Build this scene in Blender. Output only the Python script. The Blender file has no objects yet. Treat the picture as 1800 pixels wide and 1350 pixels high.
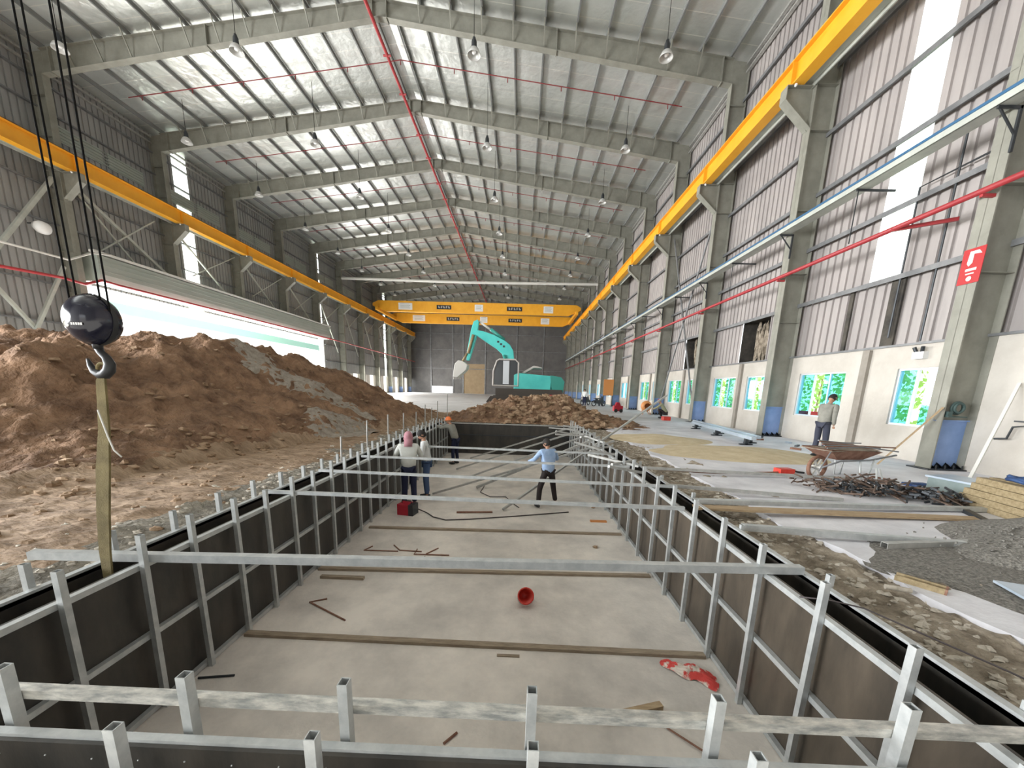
import bpy, math, random
from mathutils import Vector, Matrix, noise
random.seed(7)
S = bpy.context.scene
COL = S.collection
PI = math.pi

# ---------------------------------------------------------------- camera, world, exposure
cd = bpy.data.cameras.new('camera'); cam = bpy.data.objects.new('camera', cd); COL.objects.link(cam)
RR = Vector((0.99929981, 0.02346985, 0.02913863)); DD = Vector((0.03309513, -0.19118487, -0.98099595)); FF = Vector((-0.01745296, 0.98127341, -0.19182774))
mw = Matrix.Identity(4)
for i in range(3):
    mw[i][0] = RR[i]; mw[i][1] = -DD[i]; mw[i][2] = -FF[i]
mw[0][3], mw[1][3], mw[2][3] = 0, 0, 1.6
cam.matrix_world = mw
cd.sensor_width = 36; cd.lens = 13.0; cd.shift_y = (808.64-675)/1800; cd.clip_start = .05; cd.clip_end = 400
S.camera = cam
S.view_settings.view_transform = 'Standard'; S.view_settings.look = 'None'; S.view_settings.gamma = 1
S.view_settings.exposure = 1.6
S.view_settings.use_curve_mapping = False
W = bpy.data.worlds.new('world'); S.world = W; W.use_nodes = True
wn = W.node_tree.nodes; wl = W.node_tree.links
bg = wn['Background']; bg.inputs[1].default_value = 1.15
tc = wn.new('ShaderNodeTexCoord'); sx = wn.new('ShaderNodeSeparateXYZ'); cr = wn.new('ShaderNodeValToRGB')
wl.new(tc.outputs['Generated'], sx.inputs[0]); wl.new(sx.outputs[2], cr.inputs[0]); wl.new(cr.outputs[0], bg.inputs[0])
cr.color_ramp.elements[0].position = 0.0; cr.color_ramp.elements[0].color = (.62, .60, .55, 1)
cr.color_ramp.elements[1].position = .12; cr.color_ramp.elements[1].color = (.93, .97, 1.0, 1)
S.cycles.use_denoising = True
S.cycles.adaptive_threshold = .03; S.cycles.max_bounces = 8; S.cycles.diffuse_bounces = 5; S.cycles.glossy_bounces = 4; S.cycles.transparent_max_bounces = 8
S.cycles.sample_clamp_indirect = 6

def area(name, loc, rot, sx_, sy_, power, col=(1, 1, 1)):
    l = bpy.data.lights.new(name, 'AREA'); l.shape = 'RECTANGLE'; l.size = sx_; l.size_y = sy_; l.energy = power; l.color = col
    o = bpy.data.objects.new(name, l); COL.objects.link(o); o.location = loc; o.rotation_euler = rot; return o
# daylight coming in through the big side opening on the left
area('daylight_side_opening', (-27.5, 34, 4.5), (0, -PI/2+.15, 0), 7, 26, 5200, (1, .98, .95))
# added lamp at an unseen gap in the near left wall, for side light
area('near_left_fill', (-25.5, -1, 4.5), (0, -PI/2+.1, 0), 8, 22, 5200, (.96, .98, 1))
# added lamp just inside the left wall, daylight fill for the far half
area('far_left_fill', (-24.3, 68, 2.6), (0, -PI/2, 0), 3.5, 26, 1800, (1, .98, .95))

# ---------------------------------------------------------------- materials
MATS = {}
REFLECTION_TOP = 1.15  # height up to which the blue reflection is painted on the columns
def mat(name, col, rough=.6, metal=0, col2=None, scale=4, bump=0, bscale=30, stretch=None, detail=6, emis=None, trans=0, spec=None, lo=.35, hi=.65, bdist=.03):
    m = bpy.data.materials.new(name); m.use_nodes = True; n = m.node_tree.nodes; l = m.node_tree.links; b = n['Principled BSDF']
    b.inputs['Base Color'].default_value = (*col, 1); b.inputs['Roughness'].default_value = rough; b.inputs['Metallic'].default_value = metal
    if spec is not None: b.inputs['Specular IOR Level'].default_value = spec
    t = n.new('ShaderNodeTexCoord'); mp = n.new('ShaderNodeMapping'); l.new(t.outputs['Object'], mp.inputs[0])
    if stretch: mp.inputs['Scale'].default_value = stretch
    if col2 is not None:
        nz = n.new('ShaderNodeTexNoise'); nz.inputs['Scale'].default_value = scale; nz.inputs['Detail'].default_value = detail; nz.inputs['Roughness'].default_value = .65
        r = n.new('ShaderNodeValToRGB'); r.color_ramp.elements[0].position = lo; r.color_ramp.elements[1].position = hi
        r.color_ramp.elements[0].color = (*col, 1); r.color_ramp.elements[1].color = (*col2, 1)
        l.new(mp.outputs[0], nz.inputs[0]); l.new(nz.outputs[0], r.inputs[0]); l.new(r.outputs[0], b.inputs['Base Color'])
    if bump:
        nb = n.new('ShaderNodeTexNoise'); nb.inputs['Scale'].default_value = bscale; nb.inputs['Detail'].default_value = 8
        bp = n.new('ShaderNodeBump'); bp.inputs['Strength'].default_value = bump; bp.inputs['Distance'].default_value = bdist
        l.new(mp.outputs[0], nb.inputs[0]); l.new(nb.outputs[0], bp.inputs['Height']); l.new(bp.outputs[0], b.inputs['Normal'])
    MATS[name] = m; return m
mat('galv', (.42, .44, .44), .42, .4, (.56, .575, .565), 9, .05, 60)
mat('galv_far', (.33, .33, .31), .5, .3, (.46, .455, .43), 8)
mat('rail_stained', (.30, .31, .30), .4, .5, (.72, .70, .64), 9, .1, 40, (1, 3, 3))
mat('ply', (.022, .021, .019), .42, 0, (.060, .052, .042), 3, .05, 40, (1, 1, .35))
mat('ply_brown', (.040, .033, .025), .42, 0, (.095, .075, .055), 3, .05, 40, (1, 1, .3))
mat('pit_concrete', (.50, .465, .425), .75, 0, (.77, .71, .64), 1.1, .18, 25, detail=10)
mat('slab', (.50, .495, .52), .7, 0, (.74, .735, .76), .9, .25, 22, detail=10)
mat('hall_floor', (.42, .42, .42), .55, 0, (.58, .58, .58), .5, .1, 12)
mat('rubble', (.15, .12, .085), .95, 0, (.43, .37, .29), 5, 1, 14, detail=14, bdist=.06)
mat('fines', (.22, .19, .155), .95, 0, (.36, .32, .27), 6, .8, 20)
mat('dirt', (.115, .062, .034), .97, 0, (.33, .20, .12), 1.5, 1, 9, detail=14, bdist=.13)
mat('soil_tan', (.19, .125, .075), .97, 0, (.40, .285, .19), 2.2, 1, 10, (.6, 1.5, 1), detail=14, bdist=.07)
mat('soil_grey', (.12, .11, .09), .97, 0, (.33, .30, .245), 4, 1, 14, detail=14, bdist=.06)
mat('gravel', (.085, .08, .07), .95, 0, (.27, .255, .225), 40, .9, 45, detail=4)
mat('stone', (.38, .34, .28), .9, 0, (.58, .53, .45), 5, .5, 20)
mat('stone_brown', (.20, .125, .07), .95, 0, (.40, .28, .18), 3, .6, 20)
mat('sand', (.46, .37, .23), .95, 0, (.58, .49, .33), 3, .4, 40)
mat('plaster', (.47, .435, .385), .85, 0, (.59, .555, .50), .8, .1, 15, detail=9)
mat('plaster_trim', (.26, .235, .20), .85, 0, (.33, .30, .26), 2)
mat('clad_right', (.31, .285, .275), .55, .05, (.42, .385, .37), .7, stretch=(1, 1, .2))
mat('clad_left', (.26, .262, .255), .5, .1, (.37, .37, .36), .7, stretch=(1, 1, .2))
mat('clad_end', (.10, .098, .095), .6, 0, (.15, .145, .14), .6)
mat('steel_cream', (.215, .213, .18), .55, .1, (.29, .287, .243), 1.5)
mat('steel_blue_reflection', (.17, .27, .50), .45, .05, (.24, .35, .62), 1.2)  # blue sky reflection painted into the colour of the lower column webs
mat('girt', (.15, .155, .16), .5, .3, (.24, .245, .25), 2)
mat('purlin', (.17, .175, .17), .5, .25, (.24, .245, .24), 1)
mat('yellow', (.80, .36, .02), .42, 0, (.88, .43, .03), 1)
mat('rail_rust', (.16, .075, .05), .8, .2)
mat('red_pipe', (.34, .025, .032), .45, 0, (.42, .04, .045), 2)
mat('red_dark', (.22, .025, .028), .6)
mat('sign_red', (.42, .015, .018), .5)
mat('white', (.80, .80, .79), .5)
mat('offwhite', (.62, .61, .57), .6)
mat('white_gloss', (.50, .50, .48), .25)
mat('duct', (.42, .44, .40), .5, .2, (.52, .54, .49), 2)
mat('duct_blue', (.03, .11, .22), .5)
mat('fascia', (.34, .38, .34), .5, .2, (.42, .45, .41), 2, stretch=(1, .2, 1))
mat('black_gloss', (.012, .012, .022), .14)
mat('black', (.016, .016, .017), .5)
mat('rope', (.006, .006, .006), .9, spec=.1)
mat('dark_steel', (.05, .055, .06), .45, .5)
mat('sling', (.115, .09, .035), .9, 0, (.19, .15, .065), 8, .3, 120)
mat('teal', (.06, .50, .47), .38, 0, (.09, .60, .55), 1)
mat('teal_dark', (.04, .30, .25), .4)
mat('teal_pale', (.35, .60, .50), .5)
mat('cab_frame', (.50, .47, .44), .5)
mat('track', (.07, .06, .05), .8)
mat('wood', (.30, .21, .12), .8, 0, (.44, .33, .20), 6, .2, 30, (1, 6, 6))
mat('wood_yellow', (.22, .165, .085), .8, 0, (.35, .275, .16), 4, .2, 30, (6, 1, 6))
mat('batten', (.22, .17, .12), .85, 0, (.36, .29, .21), 5, .2, 30, (1, 6, 6))
mat('rust', (.17, .075, .045), .85, .1, (.30, .17, .12), 6, .2, 30)
mat('red_plastic', (.55, .025, .015), .45, 0, (.62, .06, .035), 10)
mat('red_machine', (.42, .012, .03), .4)
mat('bag_white', (.66, .58, .50), .8, 0, (.60, .06, .05), 7, .3, 30, lo=.47, hi=.53)
mat('green_grey', (.17, .22, .21), .6, 0, (.23, .28, .27), 3)
mat('sheet_blue', (.42, .50, .58), .35, .3, (.55, .62, .70), 2)
mat('tarp_blue', (.015, .04, .12), .6, 0, (.04, .09, .22), 6, .3, 12)
mat('pile', (.055, .04, .032), .8, .15, (.17, .115, .085), 8, .3, 30)
mat('cable', (.05, .04, .04), .6)
mat('skin', (.42, .23, .15), .6, spec=.3)
mat('hair', (.015, .012, .01), .7)
mat('shirt_pale', (.50, .51, .47), .9, 0, (.60, .61, .57), 5, .3, 9)
mat('shirt_white', (.62, .63, .62), .9, 0, (.70, .71, .70), 5, .3, 9)
mat('shirt_grey', (.20, .195, .17), .9, 0, (.28, .275, .24), 5, .3, 9)
mat('shirt_blue', (.26, .38, .58), .9, 0, (.38, .50, .70), 5, .3, 9)
mat('shirt_olive', (.30, .29, .18), .9)
mat('trousers_navy', (.012, .016, .045), .9, bump=.3, bscale=9)
mat('trousers_slate', (.045, .05, .075), .9, bump=.3, bscale=9)
mat('trousers_jean', (.05, .085, .17), .9, bump=.3, bscale=9)
mat('trousers_dark', (.022, .015, .014), .9, bump=.3, bscale=9)
mat('hood_pink', (.36, .16, .19), .9, 0, (.46, .24, .27), 8)
mat('helmet_orange', (.78, .17, .03), .35)
mat('cap_red', (.40, .03, .04), .8)
mat('orange', (.60, .24, .07), .5)
mat('leaf', (.32, .60, .12), .7, 0, (.55, .80, .25), 3)
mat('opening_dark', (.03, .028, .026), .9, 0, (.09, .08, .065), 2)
mat('brown_panel', (.30, .22, .13), .8, 0, (.37, .28, .17), 1)
mat('ground_out', (.62, .60, .55), .9)
mat('alu_frame', (.62, .66, .70), .35, .3)

def glass_mat(name, col, amt):
    m = bpy.data.materials.new(name); m.use_nodes = True; n = m.node_tree.nodes; l = m.node_tree.links
    n.remove(n['Principled BSDF']); out = n['Material Output']
    t = n.new('ShaderNodeBsdfTransparent'); g = n.new('ShaderNodeBsdfGlossy'); mx = n.new('ShaderNodeMixShader')
    t.inputs[0].default_value = (*col, 1); g.inputs['Roughness'].default_value = .05; mx.inputs[0].default_value = amt
    l.new(t.outputs[0], mx.inputs[1]); l.new(g.outputs[0], mx.inputs[2]); l.new(mx.outputs[0], out.inputs[0]); MATS[name] = m
glass_mat('glass_clear', (.92, .98, .97), .06)
glass_mat('glass_blue', (.45, .82, .93), .08)
mat('glass_cab', (.05, .055, .06), .15)
def translucent_mat(name, col):
    m = bpy.data.materials.new(name); m.use_nodes = True; n = m.node_tree.nodes; l = m.node_tree.links
    n.remove(n['Principled BSDF']); out = n['Material Output']
    t = n.new('ShaderNodeBsdfTransparent'); g = n.new('ShaderNodeBsdfTranslucent'); mx = n.new('ShaderNodeMixShader')
    t.inputs[0].default_value = (*col, 1); g.inputs[0].default_value = (*col, 1); mx.inputs[0].default_value = .4
    l.new(t.outputs[0], mx.inputs[1]); l.new(g.outputs[0], mx.inputs[2]); l.new(mx.outputs[0], out.inputs[0]); MATS[name] = m
translucent_mat('skylight', (.93, .97, .90))

def foil():
    m = bpy.data.materials.new('foil'); m.use_nodes = True; n = m.node_tree.nodes; l = m.node_tree.links; b = n['Principled BSDF']
    b.inputs['Metallic'].default_value = .75; b.inputs['Roughness'].default_value = .36
    t = n.new('ShaderNodeTexCoord')
    nz = n.new('ShaderNodeTexNoise'); nz.inputs['Scale'].default_value = .35; nz.inputs['Detail'].default_value = 8
    r = n.new('ShaderNodeValToRGB'); r.color_ramp.elements[0].position = .3; r.color_ramp.elements[1].position = .7
    r.color_ramp.elements[0].color = (.58, .60, .57, 1); r.color_ramp.elements[1].color = (.82, .84, .81, 1)
    l.new(t.outputs['Object'], nz.inputs[0]); l.new(nz.outputs[0], r.inputs[0])
    sp = n.new('ShaderNodeSeparateXYZ'); l.new(t.outputs['Object'], sp.inputs[0])
    # sheet seams and wires running up the slope, one every 1.03 m
    mm = n.new('ShaderNodeMath'); mm.operation = 'MULTIPLY'; mm.inputs[1].default_value = 1/1.03; l.new(sp.outputs[1], mm.inputs[0])
    fr = n.new('ShaderNodeMath'); fr.operation = 'FRACT'; l.new(mm.outputs[0], fr.inputs[0])
    lt = n.new('ShaderNodeMath'); lt.operation = 'LESS_THAN'; lt.inputs[1].default_value = .045; l.new(fr.outputs[0], lt.inputs[0])
    mix = n.new('ShaderNodeMix'); mix.data_type = 'RGBA'; mix.inputs[7].default_value = (.85, .85, .80, 1)
    l.new(lt.outputs[0], mix.inputs[0]); l.new(r.outputs[0], mix.inputs[6]); l.new(mix.outputs[2], b.inputs['Base Color'])
    nb = n.new('ShaderNodeTexNoise'); nb.inputs['Scale'].default_value = 2.2; nb.inputs['Detail'].default_value = 3
    bp = n.new('ShaderNodeBump'); bp.inputs['Strength'].default_value = .35; bp.inputs['Distance'].default_value = .12
    l.new(t.outputs['Object'], nb.inputs[0]); l.new(nb.outputs[0], bp.inputs['Height']); l.new(bp.outputs[0], b.inputs['Normal'])
    MATS['foil'] = m
foil()

# ---------------------------------------------------------------- mesh helpers
class MB:
    def __init__(s): s.v = []; s.f = []
    def add(s, vs, fs):
        k = len(s.v); s.v += [tuple(v) for v in vs]; s.f += [tuple(i+k for i in f) for f in fs]; return s
    def box(s, a, b):
        x0, y0, z0 = a; x1, y1, z1 = b
        return s.add([(x0,y0,z0),(x1,y0,z0),(x1,y1,z0),(x0,y1,z0),(x0,y0,z1),(x1,y0,z1),(x1,y1,z1),(x0,y1,z1)],
                     [(0,3,2,1),(4,5,6,7),(0,1,5,4),(1,2,6,5),(2,3,7,6),(3,0,4,7)])
    def frame(s, p, q, up=(0, 0, 1)):
        p = Vector(p); q = Vector(q); d = (q-p).normalized(); u = Vector(up)
        if abs(d.dot(u)) > .99: u = Vector((0, 1, 0))
        a = d.cross(u).normalized(); b = a.cross(d).normalized(); return p, q, a, b
    def bar(s, p, q, w, h, up=(0, 0, 1)):
        p, q, a, b = s.frame(p, q, up); vs = []
        for c in (p, q):
            for i, j in ((-1,-1),(1,-1),(1,1),(-1,1)): vs.append(c+a*(i*w/2)+b*(j*h/2))
        return s.add(vs, [(3,2,1,0),(4,5,6,7),(0,1,5,4),(1,2,6,5),(2,3,7,6),(3,0,4,7)])
    def rhs(s, p, q, w, h, t=.004, up=(0, 0, 1)):
        # open-ended rectangular hollow section
        p, q, a, b = s.frame(p, q, up); vs = []
        for c in (p, q):
            for k in (0, t):
                for i, j in ((-1,-1),(1,-1),(1,1),(-1,1)): vs.append(c+a*(i*(w/2-k))+b*(j*(h/2-k)))
        fs = []
        for i in range(4):
            j = (i+1) % 4
            fs += [(i, j, 8+j, 8+i), (4+j, 4+i, 12+i, 12+j), (j, i, 4+i, 4+j), (8+i, 8+j, 12+j, 12+i)]
        return s.add(vs, fs)
    def tube(s, pts, r, n=8, cap=True):
        pts = [Vector(p) for p in pts]; rs = r if isinstance(r, (list, tuple)) else [r]*len(pts)
        k = len(s.v); ref = None
        for i, p in enumerate(pts):
            d = (pts[min(i+1, len(pts)-1)]-pts[max(i-1, 0)]).normalized()
            if ref is None: ref = Vector((0, 0, 1)) if abs(d.z) < .9 else Vector((1, 0, 0))
            a = d.cross(ref).normalized(); b = a.cross(d); ref = b
            for j in range(n):
                t = 2*PI*j/n; s.v.append(tuple(p+(a*math.cos(t)+b*math.sin(t))*rs[i]))
        for i in range(len(pts)-1):
            for j in range(n):
                j2 = (j+1) % n; s.f.append((k+i*n+j, k+i*n+j2, k+(i+1)*n+j2, k+(i+1)*n+j))
        if cap:
            s.f.append(tuple(k+j for j in reversed(range(n)))); s.f.append(tuple(k+(len(pts)-1)*n+j for j in range(n)))
        return s
    def lathe(s, prof, c=(0, 0, 0), n=20, M=None):
        k = len(s.v); c = Vector(c)
        for r, z in prof:
            for j in range(n):
                t = 2*PI*j/n; v = Vector((r*math.cos(t), r*math.sin(t), z))
                if M is not None: v = M @ v
                s.v.append(tuple(v+c))
        for i in range(len(prof)-1):
            for j in range(n):
                j2 = (j+1) % n; s.f.append((k+i*n+j, k+i*n+j2, k+(i+1)*n+j2, k+(i+1)*n+j))
        return s
    def prism(s, poly, y0, y1, axis='y'):
        # poly in two coordinates, pushed along the third
        n = len(poly)
        def P(a, b, t): return {'y': (a, t, b), 'x': (t, a, b), 'z': (a, b, t)}[axis]
        vs = [P(a, b, y0) for a, b in poly]+[P(a, b, y1) for a, b in poly]
        fs = [tuple(range(n)), tuple(range(2*n-1, n-1, -1))]+[(i, n+i, n+(i+1) % n, (i+1) % n) for i in range(n)]
        return s.add(vs, fs)
    def blob(s, c, r, seed=0, amp=.25, n=7, squash=(1, 1, 1)):
        k = len(s.v); m = n*2; c = Vector(c)
        for i in range(n+1):
            th = PI*i/n
            for j in range(m):
                ph = 2*PI*j/m; d = Vector((math.sin(th)*math.cos(ph), math.sin(th)*math.sin(ph), math.cos(th)))
                q = 1+amp*noise.noise(d*1.6+Vector((seed*3.1, seed*1.7, seed)))*2
                s.v.append((c.x+d.x*r*q*squash[0], c.y+d.y*r*q*squash[1], c.z+d.z*r*q*squash[2]))
        for i in range(n):
            for j in range(m):
                j2 = (j+1) % m; s.f.append((k+i*m+j, k+(i+1)*m+j, k+(i+1)*m+j2, k+i*m+j2))
        return s
    def build(s, name, m, parent=None, smooth=False, loc=None):
        me = bpy.data.meshes.new(name)
        vs = s.v
        if loc is not None: vs = [(x-loc[0], y-loc[1], z-loc[2]) for x, y, z in vs]
        me.from_pydata(vs, [], s.f); me.validate()
        for mm in (m if isinstance(m, (list, tuple)) else [m]): me.materials.append(MATS[mm])
        if smooth: me.polygons.foreach_set('use_smooth', [True]*len(me.polygons))
        o = bpy.data.objects.new(name, me); COL.objects.link(o)
        if loc is not None: o.location = loc
        if parent is not None: o.parent = parent
        return o
def tag(o, label=None, cat=None, group=None, kind=None):
    if label: o['label'] = label
    if cat: o['category'] = cat
    if group: o['group'] = group
    if kind: o['kind'] = kind
    return o
def empty(name, loc=(0, 0, 0), rz=0, label=None, cat=None, group=None, rot=None):
    o = bpy.data.objects.new(name, None); COL.objects.link(o); o.location = loc; o.rotation_euler = rot or (0, 0, rz)
    o.empty_display_size = .2
    return tag(o, label, cat, group)
def copy_tree(o, parent=None):
    c = o.copy(); COL.objects.link(c); c.parent = parent
    for ch in [x for x in o.children]: copy_tree(ch, c)
    return c
ORD = ['first', 'second', 'third', 'fourth', 'fifth', 'sixth', 'seventh', 'eighth', 'ninth', 'tenth', 'eleventh', 'twelfth', 'thirteenth', 'fourteenth', 'fifteenth', 'sixteenth', 'seventeenth', 'eighteenth', 'nineteenth', 'twentieth'] + ['%d-th' % i for i in range(21, 60)]
def fbm(x, y, z=0, o=5, sc=1.0):
    t = 0; a = 1; f = sc
    for i in range(o):
        t += a*noise.noise(Vector((x*f, y*f, z+i*7.3))); a *= .52; f *= 2.05
    return t
def sstep(a, b, x):
    t = max(0, min(1, (x-a)/(b-a))); return t*t*(3-2*t)
def lerp_tab(tab, x):
    if x <= tab[0][0]: return tab[0][1]
    for (a, va), (b, vb) in zip(tab, tab[1:]):
        if x <= b: return va+(vb-va)*(x-a)/(b-a)
    return tab[-1][1]
def grid(name, x0, x1, nx, y0, y1, ny, h, m, label=None, cat=None, kind=None, smooth=True):
    mb = MB()
    for j in range(ny+1):
        y = y0+(y1-y0)*j/ny
        for i in range(nx+1):
            x = x0+(x1-x0)*i/nx; r = h(x, y)
            mb.v.append(r if isinstance(r, tuple) else (x, y, r))
    for j in range(ny):
        for i in range(nx):
            a = j*(nx+1)+i; mb.f.append((a, a+1, a+nx+2, a+nx+1))
    return tag(mb.build(name, m, smooth=smooth), label, cat, kind=kind)

# ---------------------------------------------------------------- numbers of the hall
BAY = 6.19
FY = [8.85+BAY*k for k in range(13)]           # portal frames along the hall
XC = -7.3                                       # ridge
XR = 10.45; XL = -25.05                         # wall faces
CR = 9.62; CL = -24.22                          # inner faces of the columns
YE = 86.0
def top_r(x): return 19.4-abs(x-XC)*.127        # top of the rafters
def bot_r(x):
    t = abs(x-XC)/16.9; return 18.7-t*2.5
PX0 = -3.06; PX1 = 2.18; PY0 = 1.27; PY1 = 15.5; PZ = -1.2   # inside of the pit

# ---------------------------------------------------------------- floors
MB().box((-3.6, .6, PZ-.15), (2.8, PY1+.4, PZ)).build('floor', 'pit_concrete')['kind'] = 'structure'
mb = MB()
mb.box((-25.3, 20.5, -.12), (XR+.2, YE, -.005))
o = mb.build('floor', 'hall_floor'); tag(o, kind='structure')
# slab to the right of the pit with a broken edge
mb = MB(); edge = []
for i in range(121):
    y = -3+i*.2; edge.append((3.45+.28*fbm(0, y, 3, 4, .8)+.05*max(0, y-6)*.4, y))
k = 0
for (xa, ya), (xb, yb) in zip(edge, edge[1:]):
    mb.add([(xa, ya, 0), (10.5, ya, 0), (10.5, yb, 0), (xb, yb, 0), (xa, ya, -.14), (xb, yb, -.14)], [(0, 1, 2, 3), (0, 3, 5, 4)])
o = mb.build('floor', 'slab'); tag(o, kind='structure')
# rough concrete debris between the pit and the slab
def h_rub(x, y): return -.05+.07*fbm(x, y, 1, 6, 2.3)+.05*max(0, fbm(x, y, 9, 3, 6))-.05*sstep(3.2, 2.5, x)
grid('rubble_strip', 2.47, 4.2, 60, -1, 21, 420, h_rub, 'rubble', 'strip of broken concrete and soil between the pit edge and the right slab', 'rubble', 'stuff')
# earth on the left with the long mound
crestX = [(4, -9.8), (7, -9.7), (9, -9.5), (11.5, -9.4), (13.2, -9.3), (16, -8.7), (18.5, -8.3), (21, -7.2), (23, -6)]
crestZ = [(4, 1.9), (7, 1.95), (9, 2.08), (11.5, 2.75), (13.2, 2.66), (16, 2.4), (18.5, 1.85), (19.8, 1.0), (21.3, .1), (23, 0)]
footX = [(4, -7.2), (5.3, -6.2), (8, -6.2), (10, -5.8), (13, -5.0), (16, -4.4), (20, -4.2)]
def h_dirt(x, y):
    cx = lerp_tab(crestX, y); cz = lerp_tab(crestZ, y); fx = lerp_tab(footX, y)
    t = max(0, min(1, (fx-x)/(fx-cx)))
    prof = t**.8*(1-.25*math.sin(t*PI))
    back = sstep(-19, -15.5, x)
    front = sstep(4.3, 8.3, y+.12*(x+9))**.7
    hgt = cz*prof*back*front
    rough = .05+.22*min(1, hgt)
    n = fbm(x, y, 0, 6, .75)*rough*1.3+abs(fbm(x, y, 5, 4, 1.9))*rough*.45
    n += .09*max(0, fbm(x, y, 13, 4, 5.5))*min(1, hgt*2+.35)+.12*max(0, fbm(x, y, 11, 3, 3.2))*min(1, hgt+.2)
    edge_ = sstep(-3.45, -4.2, x)
    return hgt+n*edge_-.05+.05*edge_
_em = grid('earth_mound', -19.5, -3.44, 260, -.5, 24, 330, h_dirt, ['dirt', 'soil_tan', 'soil_grey'], 'long mound of brown excavated soil along the left side of the pit', 'soil', 'stuff')
for _p in _em.data.polygons:
    c = _p.center; n_ = fbm(c.x, c.y, 21, 4, 1.2)
    if c.x+.45*n_ > -4.15 and c.y < 16: _p.material_index = 2
    elif c.z+.18*n_ < .22: _p.material_index = 1
# heap past the far end of the pit
def h_heap(x, y):
    a = math.exp(-((x-1.6)/2.3)**2)+.55*math.exp(-((x+1.3)/1.7)**2)
    b = sstep(15.75, 18.6, y)*sstep(23.5, 20, y)
    n = fbm(x, y, 3, 5, 1.1)*.18+abs(fbm(x, y, 8, 5, 2.6))*.2
    e = sstep(6.6, 4.6, x)*sstep(-4.5, -3.4, x)
    return 1.05*min(1.1, a)*b*e+n*(.35+b*.7)*max(.12, e)-.03
grid('soil_heap', -3.9, 6.6, 150, 15.62, 24.5, 130, h_heap, 'dirt', 'brown soil heap at the far end of the pit in front of the excavator', 'soil', 'stuff')
mb = MB()
for i in range(420):
    x = random.gauss(1.2, 1.9); y = random.uniform(15.8, 20)
    if x < -3.6 or x > 5.6: continue
    mb.blob((x, y, h_heap(x, y)+.02), random.uniform(.04, .17), i, .5, 4, (1.2, 1, .7))
tag(mb.build('rubble_stones', 'stone_brown'), 'pale brown stones and clods lying on the heap behind the pit', 'stones', kind='stuff')
mb = MB()
for i in range(620):
    y = random.uniform(1.2, 19); x = random.uniform(-13, -3.6)
    if random.random() < .5: x = lerp_tab(footX, y)+random.gauss(0, .6)
    if x > -3.6: continue
    mb.blob((x, y, h_dirt(x, y)+.0), random.uniform(.02, .065)*(1.3 if x < -6 else .8), i, .5, 4, (1.3, 1, .6))
tag(mb.build('mound_stones', 'stone_brown'), 'stones and clods scattered over the soil mound left of the pit', 'stones', kind='stuff')
mb = MB()
for i in range(1900):
    y = 1+18*random.random()**1.5; x = -3.5-abs(random.gauss(0, .45)) if i % 3 == 0 else random.uniform(2.55, 3.55)
    z = h_dirt(x, y) if x < 0 else h_rub(x, y)
    mb.blob((x, y, z), random.uniform(.008, .038), i, .5, 4, (1.3, 1, .6))
tag(mb.build('concrete_crumbs', 'stone'), 'grey crumbs of broken concrete lying along both edges of the pit', 'rubble', kind='stuff')
# grey streaks of dumped concrete fines on the mound side
mb = MB()
def streak(xa, ya, xb, yb, w, seed):
    n = 40; m = 8; k = len(mb.v)
    for i in range(n+1):
        t = i/n; cx = xa+(xb-xa)*t+.15*noise.noise(Vector((t*4, seed, 0))); cy = ya+(yb-ya)*t
        ww = w*(.3+.9*math.sin(PI*min(1, t*1.05+.05))**.6)*(1+.4*noise.noise(Vector((t*9, seed, 3))))
        for j in range(m+1):
            s_ = (j/m-.5)*ww; x = cx+s_*.3; y = cy+s_
            mb.v.append((x, y, h_dirt(x, y)+.05*(1-(2*j/m-1)**2)-.015))
    for i in range(n):
        for j in range(m):
            a = k+i*(m+1)+j; mb.f.append((a, a+1, a+m+2, a+m+1))
streak(-9.6, 12.6, -5.2, 13.2, 1.6, 2); streak(-6.2, 11.5, -4.6, 11.6, 2.2, 5)
tag(mb.build('concrete_fines', 'fines', smooth=True), 'grey streak of dumped concrete fines running down the right end of the soil mound', 'rubble', kind='stuff')

# ---------------------------------------------------------------- right wall
def ribs(y0, y1, pitch=.31, d=.055):
    pts = []; y = y0
    while y < y1-1e-6:
        for a, b in ((0, 0), (.66*pitch, 0), (.69*pitch, d), (.93*pitch, d), (.96*pitch, 0)): 
            if y+a < y1: pts.append((y+a, b))
        y += pitch
    pts.append((y1, 0)); return pts
def clad(mb, x, y0, y1, z0, z1, sgn, pitch=.31):
    p = ribs(y0, y1, pitch); k = len(mb.v)
    for y, d in p: mb.v.append((x+sgn*d, y, z0)); mb.v.append((x+sgn*d, y, z1))
    for i in range(len(p)-1): mb.f.append((k+2*i, k+2*i+2, k+2*i+3, k+2*i+1))
KW = 3.02
YS = -13
wins = [(9.25, 10.75), (12.4, 14.4)]
for k in range(1, 9):
    wins += [(FY[k]+.85, FY[k]+2.65), (FY[k]+3.55, FY[k]+5.6)]
wins += [(3.6, 5.5)]
wins.sort()
WZ0, WZ1 = .9, 2.42
mb = MB(); prev = YS
for a, b in wins:
    mb.box((XR-.06, prev, -.1), (XR+.14, a, KW)); mb.box((XR-.06, a, -.1), (XR+.14, b, WZ0)); mb.box((XR-.06, a, WZ1), (XR+.14, b, KW)); prev = b
mb.box((XR-.06, prev, -.1), (XR+.14, YE, KW))
wr = mb.build('wall_right', ['plaster']); tag(wr, kind='structure')
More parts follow.
